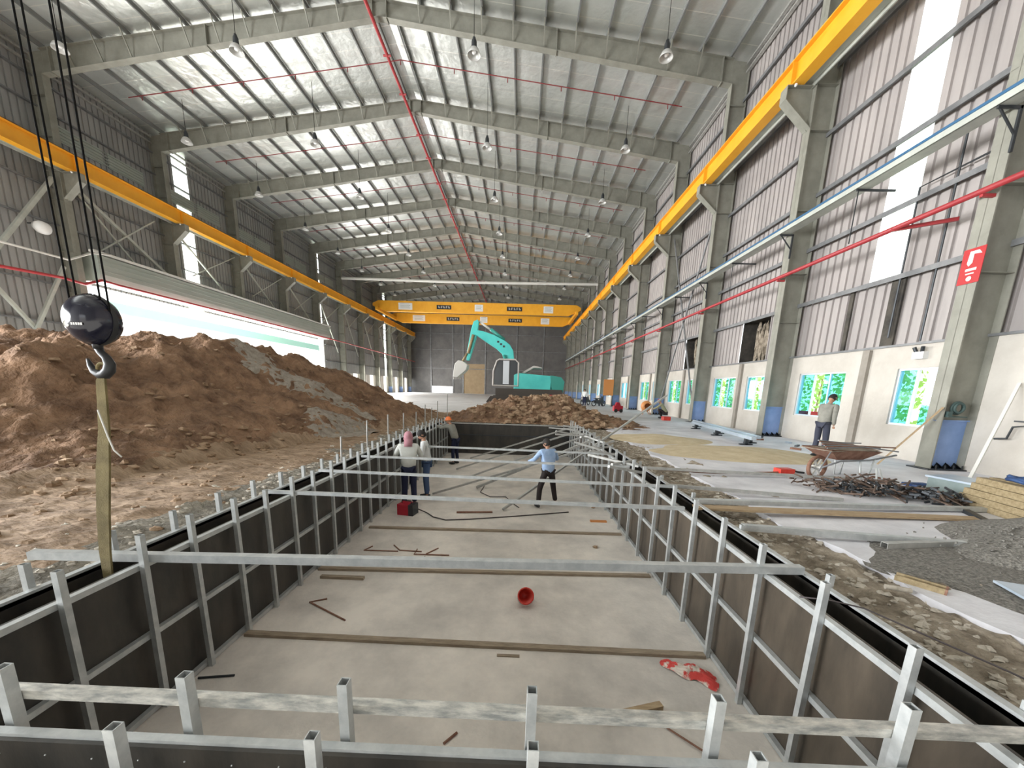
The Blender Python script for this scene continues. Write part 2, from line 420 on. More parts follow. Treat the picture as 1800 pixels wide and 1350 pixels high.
# dark openings in the cladding above the low wall
dark = [(FY[1]+1.75, FY[1]+3.75), (FY[2]+1.9, FY[2]+3.75)]
strips = [(11.15, 11.75), (12.75, 13.1)]
sky_r = (11.35, 12.35)
mb = MB()
z2 = 4.93; zt = 17.42
segs = []
prev = YS
for a, b in sorted(dark): segs.append((prev, a)); prev = b
segs.append((prev, YE))
for a, b in segs: clad(mb, XR+.06, a, b, KW, z2, 1)
clad(mb, XR+.06, YS, sky_r[0], z2, zt, 1); clad(mb, XR+.06, sky_r[1], YE, z2, zt, 1)
cl = mb.build('wall_right', 'clad_right'); tag(cl, kind='structure')
mb = MB(); clad(mb, XR+.06, sky_r[0], sky_r[1], z2, zt, 1, .25)
tag(mb.build('window_1', 'skylight'), kind='structure')
# pilasters and coping of the low wall
mb = MB()
for k in range(0, 12):
    y = 11.72 if k == 0 else FY[k]+3.12
    mb.box((XR-.16, y-.11, 0), (XR-.06, y+.11, KW-.02))
tag(mb.build('trim_1', 'plaster_trim'), kind='structure')
mb = MB(); mb.box((XR-.12, YS, KW), (XR+.1, YE, KW+.06))
tag(mb.build('trim_2', 'girt'), kind='structure')
mb = MB()
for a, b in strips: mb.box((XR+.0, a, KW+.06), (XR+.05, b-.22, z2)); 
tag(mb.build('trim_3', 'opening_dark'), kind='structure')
wi = 2
for a, b in wins:
    if a > 75: continue
    w = empty('window_%d' % wi, (XR+.03, (a+b)/2, WZ0)); w['kind'] = 'structure'; wi += 1
    L = (b-a)/2; H = WZ1-WZ0; f = MB(); t = .05
    f.box((-.05, -L, 0), (.05, L, t)); f.box((-.05, -L, H-t), (.05, L, H)); f.box((-.05, -L, t), (.05, -L+t, H-t)); f.box((-.05, L-t, t), (.05, L, H-t))
    for yy in (-L/3, L/3): f.box((-.03, yy-.025, t), (.03, yy+.025, H-t))
    f.build('window_frame', 'alu_frame', w)
    MB().box((-.006, -L+t, t), (.006, -L/3-.025, H-t)).build('pane', 'glass_blue', w)
    MB().box((-.006, L/3+.025, t), (.006, L-t, H-t)).build('pane', 'glass_blue', w)
    MB().box((-.02, -L/3-.02, t), (-.012, -L/3+.25, H-t)).build('pane', 'glass_blue', w)
# things behind the two dark openings: the shaded neighbour building's lean-to
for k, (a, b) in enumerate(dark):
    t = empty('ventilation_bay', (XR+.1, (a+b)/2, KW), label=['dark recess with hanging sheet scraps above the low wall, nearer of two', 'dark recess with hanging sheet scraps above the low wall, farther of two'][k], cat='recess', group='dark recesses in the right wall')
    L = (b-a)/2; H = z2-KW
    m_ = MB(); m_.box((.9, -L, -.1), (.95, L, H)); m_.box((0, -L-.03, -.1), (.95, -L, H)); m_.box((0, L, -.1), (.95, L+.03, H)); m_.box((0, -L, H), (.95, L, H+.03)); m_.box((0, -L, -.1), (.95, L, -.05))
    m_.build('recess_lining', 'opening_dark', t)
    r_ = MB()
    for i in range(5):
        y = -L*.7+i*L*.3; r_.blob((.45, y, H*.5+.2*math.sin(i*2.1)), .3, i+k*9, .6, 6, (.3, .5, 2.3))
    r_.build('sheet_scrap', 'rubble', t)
# girts
gz = [4.95, 6.85, 8.68, 10.55, 12.6, 14.2, 15.6]
for i, z in enumerate(gz):
    m_ = MB(); m_.bar((XR-.06, 5, z), (XR-.06, YE, z), .16, .07); m_.bar((XR-.13, 5, z-.05), (XR-.13, YE, z-.05), .02, .1)
    tag(m_.build('wall_girt', 'girt', loc=(XR, 45, z)), '%s long grey steel wall rail up the cladding of the right wall' % ORD[i], 'rail', 'horizontal rails on the right wall')

# greenery outside the right windows
t = empty('hedge', (15.5, 26, -.2), label='bright green hedge growing outside the right hand windows', cat='hedge')
mb = MB(); rnd = random.Random(3)
for i in range(9000):
    x = rnd.uniform(-1.2, 1.2); y = rnd.uniform(-24, 24); z = rnd.uniform(.2, 3.4)+.3*math.sin(y)
    p = Vector((x, y, z)); a = Vector((rnd.uniform(-1, 1), rnd.uniform(-1, 1), rnd.uniform(-1, 1))).normalized()*.08; b = a.cross(Vector((rnd.uniform(-1, 1), 1, rnd.uniform(-1, 1)))).normalized()*.12
    mb.add([p-a, p+b, p+a, p-b], [(0, 1, 2, 3)])
f_ = mb.build('foliage', 'leaf', t); f_['kind'] = 'stuff'
mb = MB()
for i in range(12): mb.tube([(0, -22+4*i, 0), (.1, -22+4*i, 1.6), (.3, -21.8+4*i, 3)], [.07, .05, .02], 6)
mb.build('stems', 'wood', t)
tag(MB().box((12.4, 13.6, .75), (12.5, 17, .98)).box((12.4, 13.7, -.3), (12.5, 13.8, .75)).box((12.4, 16.4, -.3), (12.5, 16.5, .75)).build('barrier', 'sign_red'), 'red barrier rail standing outside the nearer right window', 'barrier')
tag(MB().box((10.7, -3, -.4), (60, 90, -.2)).build('floor', 'ground_out'), kind='structure')
tag(MB().box((-80, 5, -.4), (-25.35, 90, -.2)).build('floor', 'ground_out'), kind='structure')

# ---------------------------------------------------------------- left wall
OY0, OY1, OZ = 21.9, 47.2, 6.7
sk = [(28.9, 30.1), (46.9, 48.0), (69.2, 70.2)]
mb = MB()
clad(mb, XL, 12.5, OY0, 0, 17.42, -1); clad(mb, XL, -13, 12.5, 8.2, 17.42, -1)  # near stretch left open below, an unseen gap added to let side light in
cuts = [OY0]+[v for p in sk for v in p]+[YE]
for a, b in zip(cuts[0::2], cuts[1::2]):
    if a < OY1 < b:
        clad(mb, XL, a, OY1, OZ, 17.42, -1); clad(mb, XL, OY1, b, 0, 17.42, -1)
    elif b <= OY1: clad(mb, XL, a, b, OZ, 17.42, -1)
    else: clad(mb, XL, a, b, 3.0, 17.42, -1)
o = mb.build('wall_left', 'clad_left'); tag(o, kind='structure')
mb = MB()
clad(mb, XL, 28.9, 30.1, OZ, 17.42, -1, .3)
clad(mb, XL, 46.9, 48.0, 0, 17.42, -1, .3); clad(mb, XL, 69.2, 70.2, 0, 17.42, -1, .3)
tag(mb.build('window_40', 'skylight'), kind='structure')
mb = MB(); y = 48.2
while y < YE-2:                                  # low wall pieces with door and window gaps in the far half
    mb.box((XL-.1, y, 0), (XL+.05, y+1.5, 3.0)); y += 3.1
tag(mb.build('wall_left', 'plaster'), kind='structure')
for i, z in enumerate([4.3, 6.3, 9.4, 11.2, 13.1, 14.9, 16.2]):
    for ya, yb, w_ in (((14, YE, 'long'),) if z > OZ else ((14, OY0, 'short near'), (OY1+1, YE, 'far'))):
        tag(MB().bar((XL+.08, ya, z), (XL+.08, yb, z), .16, .07).build('wall_girt', 'girt', loc=(XL, (ya+yb)/2, z)), '%s %s steel rail counted up the left wall cladding' % (ORD[i], w_), 'rail', 'horizontal rails on the left wall')
# pale vent panels in a row above the left crane beam
for k in range(2, 12):
    m_ = MB(); y0 = FY[k]+.8
    if k == 2: pass
    for q in (0, 1): m_.box((XL+.01, y0+q*2.4, 13.75), (XL+.07, y0+2.1+q*2.4, 14.55))
    for q in range(5): m_.box((XL+.06, y0, 13.8+q*.16), (XL+.12, y0+4.5, 13.83+q*.16))
    tag(m_.build('vent_panel', 'fascia'), 'pale louvred vent panel high on the left wall, %s bay' % ORD[k-2], 'vent', 'vent panels on the left wall')

# ---------------------------------------------------------------- end wall
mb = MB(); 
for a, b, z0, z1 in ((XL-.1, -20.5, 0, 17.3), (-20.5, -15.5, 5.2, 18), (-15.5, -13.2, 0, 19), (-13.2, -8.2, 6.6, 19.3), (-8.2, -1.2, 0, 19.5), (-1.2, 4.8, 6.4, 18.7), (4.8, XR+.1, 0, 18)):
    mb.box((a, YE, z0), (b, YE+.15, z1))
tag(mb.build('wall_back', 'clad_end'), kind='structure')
for i, (a, b, z1) in enumerate(((-20.5, -15.5, 5.2), )):
    tag(MB().box((a, YE+.12, 1.5), (b, YE+.16, z1)).build('door_%d' % (i+1), 'clad_end'), kind='structure')
tag(MB().box((-13.2, YE+.02, .0), (-8.2, YE+.1, 6.6)).build('door_2', 'brown_panel'), kind='structure')
tag(MB().box((-1.2, YE+.02, 0), (4.8, YE+.1, 6.4)).build('door_3', 'clad_end'), kind='structure')
mb = MB()
for x in (-20.5, -15.5, -13.2, -8.2, -1.2, 4.8): mb.box((x-.12, YE-.12, 0), (x+.12, YE+.02, 17.5))
for z in (5.4, 9.5, 13): mb.box((XL, YE-.1, z), (XR, YE, z+.12))
tag(mb.build('trim_4', 'girt'), kind='structure')

mb = MB()
mb.box((XL-.2, -13.2, 0), (-10, -13, 18)); mb.box((-3, -13.2, 0), (XR+.2, -13, 18)); mb.box((-10, -13.2, 5), (-3, -13, 19.6))
tag(mb.build('wall_front', 'clad_left'), kind='structure')
# ---------------------------------------------------------------- portal frames
def rafter_mb(side):
    m = MB(); xo = CR if side > 0 else CL; n = 8
    def pos(t): 
        x = XC+(xo-XC)*t; return x, top_r(x), bot_r(x)
    for i in range(n):
        xa, ta, ba = pos(i/n); xb, tb, bb = pos((i+1)/n)
        for (u, v, th, wd) in ((ta-.02, tb-.02, .02, .32), (ba, bb, .025, .32)):
            m.add([(xa, -wd/2, u), (xa, wd/2, u), (xb, wd/2, v), (xb, -wd/2, v), (xa, -wd/2, u+th), (xa, wd/2, u+th), (xb, wd/2, v+th), (xb, -wd/2, v+th)],
                  [(0,1,2,3),(4,7,6,5),(0,3,7,4),(1,5,6,2),(0,4,5,1),(3,2,6,7)])
        m.add([(xa, -.008, ba), (xb, -.008, bb), (xb, -.008, tb), (xa, -.008, ta), (xa, .008, ba), (xb, .008, bb), (xb, .008, tb), (xa, .008, ta)],
              [(0,1,2,3),(7,6,5,4)])
    # splice plates
    for t in (.02, .5, .97):
        x, tt, bb = pos(t); m.box((x-.02, -.17, bb-.05), (x+.02, .17, tt))
    # stays from the purlins down to the lower flange
    for i in range(1, 12):
        x = XC+side*(.45+1.48*i)
        if abs(x-XC) < 16.3:
            for s in (-1, ): m.bar((x, s*.55, top_r(x)-.0), (x, s*.1, bot_r(x)+.08), .05, .05)
    return m
def column_mb(side, zb=0.0):
    m = MB(); xi = CR if side > 0 else CL; xo = XR-.05 if side > 0 else XL+.05; zt_ = bot_r(xi)+.9
    m.box((min(xi, xi+side*.025), -.17, zb), (max(xi, xi+side*.025), .17, zt_-.9))
    m.box((min(xo, xo-side*.02), -.17, zb), (max(xo, xo-side*.02), .17, zt_-.2))
    for z in [z_ for z_ in (4.3, 6.0, 8.1, 10.6, 11.95, 13.5, 15.3) if z_ > zb]: m.box((min(xi, xo), -.15, z), (max(xi, xo), .15, z+.015))
    # upper stub behind the rafter end
    m.add([(xi, -.01, zt_-.9), (xo, -.01, zt_-.9), (xo, -.01, top_r(xo)), (xi, -.01, top_r(xi))], [(0, 1, 2, 3)])
    m.box((min(xi, xo), -.008, max(zb, REFLECTION_TOP)), (max(xi, xo), .008, zt_-.9))
    return m
rf = {1: rafter_mb(1).build('rafter', 'steel_cream'), -1: rafter_mb(-1).build('rafter', 'steel_cream')}
def corbel_mb(side):
    m = MB(); xi = CR if side > 0 else CL; xe = xi-side*.95; z = 11.9
    poly = [(xi, z), (xe, z), (xe, z-.42), (xi-side*.12, z-1.15), (xi, z-1.3)]
    m.prism(poly, -.012, .012)
    m.box((min(xi, xe), -.17, z-.02), (max(xi, xe), .17, z))
    m.bar((xe, 0, z-.02), (xe, 0, z-.42), .34, .02, (1, 0, 0)); m.bar((xe, 0, z-.42), (xi-side*.0, 0, z-1.25), .34, .02, (0, 1, 0) if False else (0, 0, 1))
    return m
parts = {}
for side in (1, -1):
    parts[('col', side)] = column_mb(side).build('column', 'steel_cream')
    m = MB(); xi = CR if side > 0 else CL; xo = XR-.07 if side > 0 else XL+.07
    m.box((min(xi+side*.03, xo), -.009, 0), (max(xi+side*.03, xo), .009, REFLECTION_TOP)); m.box((min(xi, xo), -.06, REFLECTION_TOP-.02), (max(xi, xo), .012, REFLECTION_TOP+.01))
    parts[('blue_reflection', side)] = m.build('column_foot', 'steel_blue_reflection')
    m = MB(); m.box((min(xi, xo)-.12, -.25, 0), (max(xi, xo), .25, .03))
    for q in range(4):
        x = xi+side*(.1+.2*q)
        m.tube([(x, -.2, .03), (x, -.2, .12)], .016, 6)
        for r in range(3): m.add([(x-.06, -.012, .03), (x+.06, -.012, .03), (x, -.012, .16), (x-.06, -.16, .03), (x+.06, -.16, .03)], [(0, 1, 2), (0, 3, 2), (1, 2, 4)])
    parts[('base', side)] = m.build('base_plate', 'dark_steel')
    parts[('corb', side)] = corbel_mb(side).build('corbel', 'steel_cream')
short_col = column_mb(-1, 8.3).build('column', 'steel_cream'); used_short = []
frame_words = ['nearest', 'second nearest', 'third', 'fourth', 'fifth', 'sixth', 'seventh', 'eighth', 'ninth', 'tenth', 'eleventh', 'twelfth', 'farthest']
for k, y in enumerate(FY):
    lab = {0: 'nearest grey steel portal frame, its right column carrying the red sign', 1: 'second nearest grey steel portal frame with blue reflection painted on its column foot'}.get(k, '%s grey steel portal frame along the hall spanning from wall to wall' % frame_words[k])
    root = empty('portal_frame', (0, y, 0), label=lab, cat='steel frame', group='portal frames of the hall')
    for side in (1, -1):
        if k > 0:
            src = rf[side]; o = src.copy() if k > 1 else src
            if k > 1: COL.objects.link(o)
            o.parent = root
        elif k == 0:
            pass
        if side < 0 and k < 2: continue
        for nm in ('col', 'blue_reflection', 'base', 'corb'):
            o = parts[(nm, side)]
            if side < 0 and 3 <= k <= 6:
                if nm in ('blue_reflection', 'base'): continue
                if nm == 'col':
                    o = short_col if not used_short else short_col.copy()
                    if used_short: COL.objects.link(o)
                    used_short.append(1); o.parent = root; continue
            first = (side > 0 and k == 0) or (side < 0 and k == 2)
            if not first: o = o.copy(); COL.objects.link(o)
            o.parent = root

# ---------------------------------------------------------------- roof
mb = MB()
for side in (1, -1):
    xo = XR+.3 if side > 0 else XL-.3
    za, zb = 19.4+.22, 19.4-abs(xo-XC)*.127+.22
    mb.add([(XC, -13, za), (xo, -13, zb), (xo, YE+.5, zb), (XC, YE+.5, za), (XC, -13, za+.05), (xo, -13, zb+.05), (xo, YE+.5, zb+.05), (XC, YE+.5, za+.05)], [(0, 1, 2, 3) if side > 0 else (3, 2, 1, 0), (4, 5, 6, 7)])
tag(mb.build('ceiling', 'foil'), kind='structure')
for side in (1, -1):
    for i in range(12):
        x = XC+side*(.45+1.48*i); z = top_r(x)+.1
        if side > 0 and x > XR: continue
        m_ = MB(); y0, y1 = -13, YE
        m_.bar((x, y0, z), (x, y1, z), .012, .2); m_.bar((x+side*.035, y0, z-.1), (x+side*.035, y1, z-.1), .075, .012)
        s_ = 'right' if side > 0 else 'left'
        tag(m_.build('roof_purlin', 'purlin', loc=(x, 45, z)), 'thin grey purlin, %s from the ridge on the %s roof slope' % (ORD[i], s_), 'purlin', 'purlins of the roof')
# eave rails
for side, s_ in ((1, 'right'), (-1, 'left')):
    x = (XR-.1) if side > 0 else (XL+.1)
    m_ = MB()
    for dz in (0, -.35): m_.bar((x, 12, top_r(x)-.05+dz), (x, YE, top_r(x)-.05+dz), .14, .08)
    tag(m_.build('eave_rail', 'galv_far'), 'double grey rail along the eaves above the %s wall' % s_, 'rail')

# ---------------------------------------------------------------- crane beams
for side, s_ in ((1, 'right'), (-1, 'left')):
    xc = CR-.62 if side > 0 else CL+.62
    t = empty('crane_beam', (xc, 45, 11.9), label='long yellow crane runway beam carried on corbels along the %s wall' % s_, cat='crane beam', group='crane runway beams')
    ya, yb = (4 if side > 0 else 12)-45, 84.5-45
    b = MB(); b.box((-.2, ya, 0), (.2, yb, .04)); b.box((-.012, ya, .04), (.012, yb, .78)); b.box((-.17, ya, .78), (.17, yb, .82))
    for k in range(14): 
        y = FY[0]+BAY*k-45
        if y < yb: b.box((-.16, y-.01, .04), (.16, y+.01, .78))
    b.build('girder', 'yellow', t)
    MB().box((-.04, ya, .82), (.04, yb, .92)).build('rail', 'rail_rust', t)
    # grey walkway channel between the beam and the columns
    m_ = MB(); x0 = side*.25; x1 = side*.52
    m_.box((min(x0, x1), ya, .1), (max(x0, x1), yb, .16)); m_.box((min(x1, x1+side*.04), ya, -.02), (max(x1, x1+side*.04), yb, .3))
    m_.build('edge_channel', 'duct', t)
    cl_ = MB()
    for k in range(0, 12):
        y = FY[k]-45
        if y < ya: continue
        cl_.blob((-side*.12, y-.25, -.07), .05, k, .1, 5); cl_.blob((-side*.12, y+.25, -.07), .05, k, .1, 5)
    cl_.build('bolt_heads', 'white', t)

# crane bridge
t = empty('bridge_crane', (XC, 65, 12.8), label='yellow double girder bridge crane spanning the hall far behind the excavator', cat='crane')
def girder(y, name):
    L = 15.6; b = MB()
    poly = [(-L-.9, .75), (-L-.9, .35), (-L+1.2, -.45), (L-1.2, -.45), (L+.7, .35), (L+.7, .75), (L, 1.15), (-L, 1.15)]
    b.prism([(x, z+.15) for x, z in poly], y-.3, y+.3)
    return b.build(name, 'yellow', t)
g1 = girder(-3.3, 'girder'); g2 = girder(4.6, 'girder'); g1.location.z = .40; g2.location.z = .02
for g, y in ((g1, -3.62), (g2, 4.28)):
    for x, w, h, m_, nm in ((-11.3, 2.2, 1.0, 'white', 'notice_panel'), (-5.2, 2.3, .62, 'black', 'maker_plate'), (.3, 1.3, 1.0, 'white', 'load_plate'), (5.9, 2.4, .62, 'black', 'maker_plate'), (11.2, 1.5, 1.0, 'white', 'notice_panel')):
        MB().box((x-w/2, y-.01, .35-h/2+.15), (x+w/2, y, .35+h/2+.15)).build(nm, m_, g)
        tx = MB()
        if m_ == 'black':
            for q in range(5): 
                xx = x-w*.38+q*w*.17; tx.box((xx, y-.02, .35), (xx+w*.05, y-.012, .68)); tx.box((xx, y-.02, .62 if q % 2 else .35), (xx+w*.11, y-.012, .68 if q % 2 else .42)); tx.box((xx, y-.02, .48), (xx+w*.1, y-.012, .54))
            tx.build('lettering', 'offwhite', g)
        else:
            for q in range(4): tx.box((x-w*.36, y-.02, .2+q*.2), (x+w*(.36-.07*(q % 2)), y-.012, .28+q*.2))
            tx.build('lettering', 'duct', g)
for sx_ in (-1, 1):
    MB().box((sx_*15.55+(-.2), -4.6, .12), (sx_*15.55+.2, 5, .62)).build('end_carriage', 'yellow', t)
    MB().box((sx_*15.9-.1, -2.5, .62), (sx_*15.9+.5, -1.4, 1.2)).build('drive_motor', 'duct', t)
# trolley of the bridge crane
tr = MB(); tr.box((-12.2, -3.2, 1.3), (-10.6, 3.5, 1.5)); tr.box((-12, -.6, 1.5), (-10.8, .9, 2.1))
tr.build('trolley', 'yellow', t)
# white tie pipe across the hall
mb = MB(); mb.tube([(CL, 52.2, 15.2), (XC, 52.2, 15.05), (CR, 52.2, 15.2)], .16, 10)
tag(mb.build('tie_pipe', 'offwhite'), 'pale horizontal pipe strung across the hall in front of the yellow bridge crane', 'pipe')

# ---------------------------------------------------------------- red pipes under the roof
mb = MB(); mb.tube([(XC-.25, 14, 18.45), (XC-.25, YE, 18.45)], .085, 8)
for k in range(1, 13):
    for d in (1.6, 4.2): mb.tube([(XC-.45, FY[k]+d, 18.42), (XC-.05, FY[k]+d, 18.42)], .05, 6)
r0 = empty('ridge_pipe', (XC, 45, 18.4), label='red sprinkler main running under the ridge of the roof', cat='pipe')
mb.build('pipe_run', 'red_pipe', r0).matrix_parent_inverse = Matrix.Translation((-XC, -45, -18.4))
for k in range(1, 12):
    y = FY[k]+3.1; m_ = MB()
    m_.tube([(XC-15.8, y, 19.33-.127*15.8), (XC, y, 19.33), (XC+15.8, y, 19.33-.127*15.8)], .024, 6)
    for q in range(-5, 6): m_.tube([(XC+q*3, y, 19.33-.127*abs(q*3)), (XC+q*3, y, 19.1-.127*abs(q*3))], .025, 5)
    tag(m_.build('sprinkler_branch', 'red_dark'), 'thin red sprinkler pipe across the roof in the %s bay' % ORD[k-1], 'pipe', 'sprinkler branch pipes')

# high bay lamps
def lamp(hl):
    t = empty('high_bay_lamp', (0, 0, 0))
    MB().tube([(0, 0, .45), (0, 0, hl)], .012, 6).build('hanger', 'rope', t)
    MB().lathe([(.0, .5), (.06, .5), (.08, .42), (.11, .36), (.12, .12), (.11, .1)], n=16).build('housing', 'dark_steel', t, True)
    m_ = MB(); m_.lathe([(.12, .12), (.2, .06), (.27, -.08), (.29, -.16), (.28, -.16), (.25, -.06), (.18, .04), (.1, .08)], n=18).build('lamp_shade', 'white_gloss', t, True)
    MB().lathe([(.0, -.08), (.09, -.07), (.1, 0), (.06, .06)], n=12).build('bulb', 'white', t, True)
    return t
rows = {0: [-20.8, -12.9, -2.5, 5.75]}
L0 = {}
side_w = {-20.8: 'outer left', -12.9: 'inner left', -2.5: 'inner right', 5.75: 'outer right'}
for k in range(10):
    y = 19.0+BAY*k*1.02
    for x in (-20.8, -12.9, -2.5, 5.75):
        inner = abs(x-XC) < 8
        if inner in L0: o = copy_tree(L0[inner])
        else: o = L0[inner] = lamp(3.2 if inner else 2.17)
        o.location = (x, y, 15.8)
        tag(o, 'high bay lamp hanging in the %s row, %s from the viewer' % (side_w[x], ORD[k]), 'lamp', 'high bay lamps under the roof')

# ---------------------------------------------------------------- right side services
t = empty('cable_duct', (9.3, 40, 7.3), label='pale cable duct with a blue top edge on brackets along the right columns', cat='duct')
MB().box((-.16, -36, 0), (.2, 40, .05)).box((-.18, -36, 0), (-.14, 40, .16)).build('tray', 'duct', t)
MB().box((-.2, -36, .13), (-.12, 40, .19)).build('blue_edge', 'duct_blue', t)
for k in range(24):
    y = FY[0]-.2+BAY*.5*k-40
    m_ = MB(); m_.bar((-.15, y, -.03), (.9 if k % 2 else .32, y, -.03), .04, .05)
    if k % 2 == 0: m_.bar((.3, y, -.8), (.3, y, .0), .05, .04); m_.bar((-.1, y, -.05), (.3, y, -.5), .03, .03)
    else: m_.bar((-.1, y, 0), (-.1, y, -1.4), .02, .02)
    m_.build('bracket', 'dark_steel', t)
t = empty('fire_main', (9.35, 40, 5.85), label='red fire water pipe running along the right columns below the cable duct', cat='pipe')
MB().tube([(0, -36, 0), (0, 42, 0)], .06, 10).build('pipe_run', 'red_pipe', t, True)
for k in range(12):
    y = FY[k]-40
    MB().bar((0, y-.1, -.08), (.28, y-.1, -.08), .06, .06).build('bracket', 'red_pipe', t)
m_ = MB(); m_.bar((-.05, 10.6-40, -.03), (.85, 9.9-40, -.03), .07, .08); m_.build('branch_arm', 'red_pipe', t)
# bent conduits on the nearest bay
mb = MB(); mb.tube([(XR-.1, 9.6, 7.1), (XR-.1, 11.2, 7.1), (XR-.1, 11.2, 3.3)], .025, 6); mb.tube([(XR-.1, 9.4, 7.9), (XR-.1, 10.3, 7.9), (XR-.1, 10.3, 3.1)], .025, 6)
tag(mb.build('conduit', 'dark_steel'), 'pair of dark bent conduits running down the cladding beside the red sign', 'conduit')
# X bracing on the right wall
for k, (za, zb) in ((2, (0.3, 11.6)), ):
    for i, (p, q) in enumerate((((9.9, FY[k]+.2, za), (9.9, FY[k+1]-.2, zb)), ((9.95, FY[k]+.2, zb), (9.95, FY[k+1]-.2, za)))):
        tag(MB().tube([p, q], .05, 8).build('brace_pipe', 'girt'), ['grey diagonal brace pipe on the right wall, rising away from the viewer', 'grey diagonal brace pipe on the right wall, falling away from the viewer'][i], 'brace', 'braces of the right wall')
# sign on nearest column
t = empty('fire_sign', (CR-.01, FY[0], 4.1), label='tall red sign with white arrow and lettering on the nearest right column', cat='sign')
MB().box((-.012, -.21, 0), (0, .19, .72)).build('sign_board', 'sign_red', t)
m_ = MB(); m_.add([(-.016, .06, .66), (-.016, -.10, .66), (-.016, -.16, .58), (-.016, -.02, .6), (-.016, -.02, .42), (-.016, .04, .36), (-.016, .08, .42)], [(0, 1, 2, 3), (0, 3, 4, 5, 6)]); m_.build('arrow_mark', 'white', t)
m_ = MB(); m_.box((-.016, -.12, .26), (-.014, .08, .31)); m_.box((-.016, -.09, .19), (-.014, .06, .215)); m_.lathe([(0, 0), (.05, 0)], (-.016, -.02, .1), 14, Matrix.Rotation(PI/2, 3, 'Y')); m_.build('lettering', 'white', t)
# siren ring on the nearest column
mat('coil_dark', (.05, .085, .08), .6)
t = empty('coiled_hose', (9.95, FY[0]-.12, 1.42), label='small dark green coil on a shelf on the nearest right column', cat='hose')
m_ = MB(); n = 20
for i, rr in enumerate((.13, .105)): m_.tube([(rr*math.cos(2*PI*j/n), -.04*i, .02+rr*math.sin(2*PI*j/n)) for j in range(n+1)], .028, 8, False)
m_.build('coil', 'coil_dark', t, True)
MB().box((-.26, -.1, -.19), (.16, .1, -.165)).box((-.26, -.08, -.165), (-.16, .06, -.06)).build('shelf', 'coil_dark', t)
# emergency light on the low wall
t = empty('emergency_light', (XR-.06, 10.2, 2.78), label='white emergency light box fixed at the top of the low right wall', cat='light')
MB().box((-.14, -.16, -.14), (0, .12, .04)).build('housing', 'white', t)
MB().tube([(-.1, -.08, .03), (-.14, -.12, .16)], .04, 8).tube([(-.1, .06, .03), (-.14, .1, .16)], .04, 8).build('spot_head', 'dark_steel', t)
# tap pipe and leaning poles right of the nearest column
mb = MB(); mb.tube([(XR-.1, 7.75, 6.5), (XR-.1, 7.75, 1.15), (XR-.16, 7.95, 1.1), (XR-.16, 8.0, .85), (XR-.16, 8.2, .82)], .022, 6); mb.bar((XR-.16, 7.6, 1.22), (XR-.16, 7.95, 1.22), .03, .03)
tag(mb.build('water_pipe', 'dark_steel'), 'thin dark pipe with a tap on the wall right of the nearest column', 'pipe')
tag(MB().bar((9.2, 7.55, .0), (10.3, 8.05, 2.0), .05, .05).build('leaning_pole', 'offwhite'), 'pale pole leaning on the wall right of the nearest column', 'pole')
tag(MB().bar((8.9, 9.2, 0.0), (9.58, 8.68, 1.45), .06, .03).build('leaning_board', 'wood'), 'brown wooden lath leaning on the nearest right column', 'board')

# ---------------------------------------------------------------- left side: fascia over the opening, pipe, braces
t = empty('opening_fascia', (-23.9, 34.5, OZ), label='pale grey boxed canopy over the wide opening in the left wall', cat='canopy')
m_ = MB(); m_.prism([(-.9, .1), (.0, .1), (.12, .5), (.12, 1.5), (-.1, 1.6), (-.9, 1.6)], -12.7, 12.8)
for z in (.7, 1.0, 1.25): m_.box((.1, -12.7, z), (.15, 12.8, z+.05))
m_.build('canopy_box', 'fascia', t)
MB().box((-.1, -12.9, 1.58), (.2, 13.0, 1.7)).build('top_edge', 'offwhite', t)
mb = MB(); mb.tube([(-23.6, 15, 6.15), (-23.6, 19.8, 6.45), (-23.4, 20.6, 6.35), (-23.3, 21.4, 6.75), (-23.5, 22.4, 6.75), (-23.6, 47.5, 6.85), (-23.6, 84, 6.6)], .07, 8)
tag(mb.build('side_pipe', 'red_pipe', smooth=True), 'pinkish red pipe running along the left wall under the canopy', 'pipe')
mb = MB(); mb.tube([(-23.7, 15, 7.35), (-23.7, 20.3, 7.45), (-23.5, 21.3, 8.1), (-23.6, 22.4, 8.35)], .05, 8)
tag(mb.build('wall_conduit', 'offwhite', smooth=True), 'pale conduit joining the canopy at the left column', 'pipe')
tag(MB().box((-32.4, 28, 6.5), (-32, 66, 7.25)).box((-32.4, 28, -.2), (-32.1, 28.3, 6.5)).box((-32.4, 65.6, -.2), (-32.1, 66, 6.5)).build('outside_canopy', 'teal_pale'), 'pale green roof edge outside the left opening', 'canopy')
bx = CL-.25
def brace(p, q, w, lab):
    tag(MB().bar(p, q, w, w).build('diagonal_brace', 'duct'), lab, 'brace', 'diagonal braces on the left side')
brace((bx, 20.9, 11.5), (bx, 16.5, 4.8), .16, 'thick pale diagonal brace below the left crane beam at the hook ropes')
brace((bx, 21.6, 11.7), (bx, 27.0, 8.3), .16, 'thick pale diagonal brace between the first and second left columns, upper end near')
brace((bx+.1, 21.6, 11.5), (bx+.1, 24.6, 8.4), .07, 'thin pale diagonal brace from the first left column down to the canopy')
brace((bx+.1, 26.2, 11.6), (bx+.1, 22.3, 8.4), .07, 'thin pale diagonal brace rising away from the first left column')
brace((bx, 17.2, 6.4), (bx, 19.8, 2.6), .14, 'pale diagonal brace above the mound at the left edge, falling away')
brace((bx+.1, 20.6, 7.2), (bx+.1, 18.3, 2.6), .14, 'pale diagonal brace above the mound at the left edge, rising away')
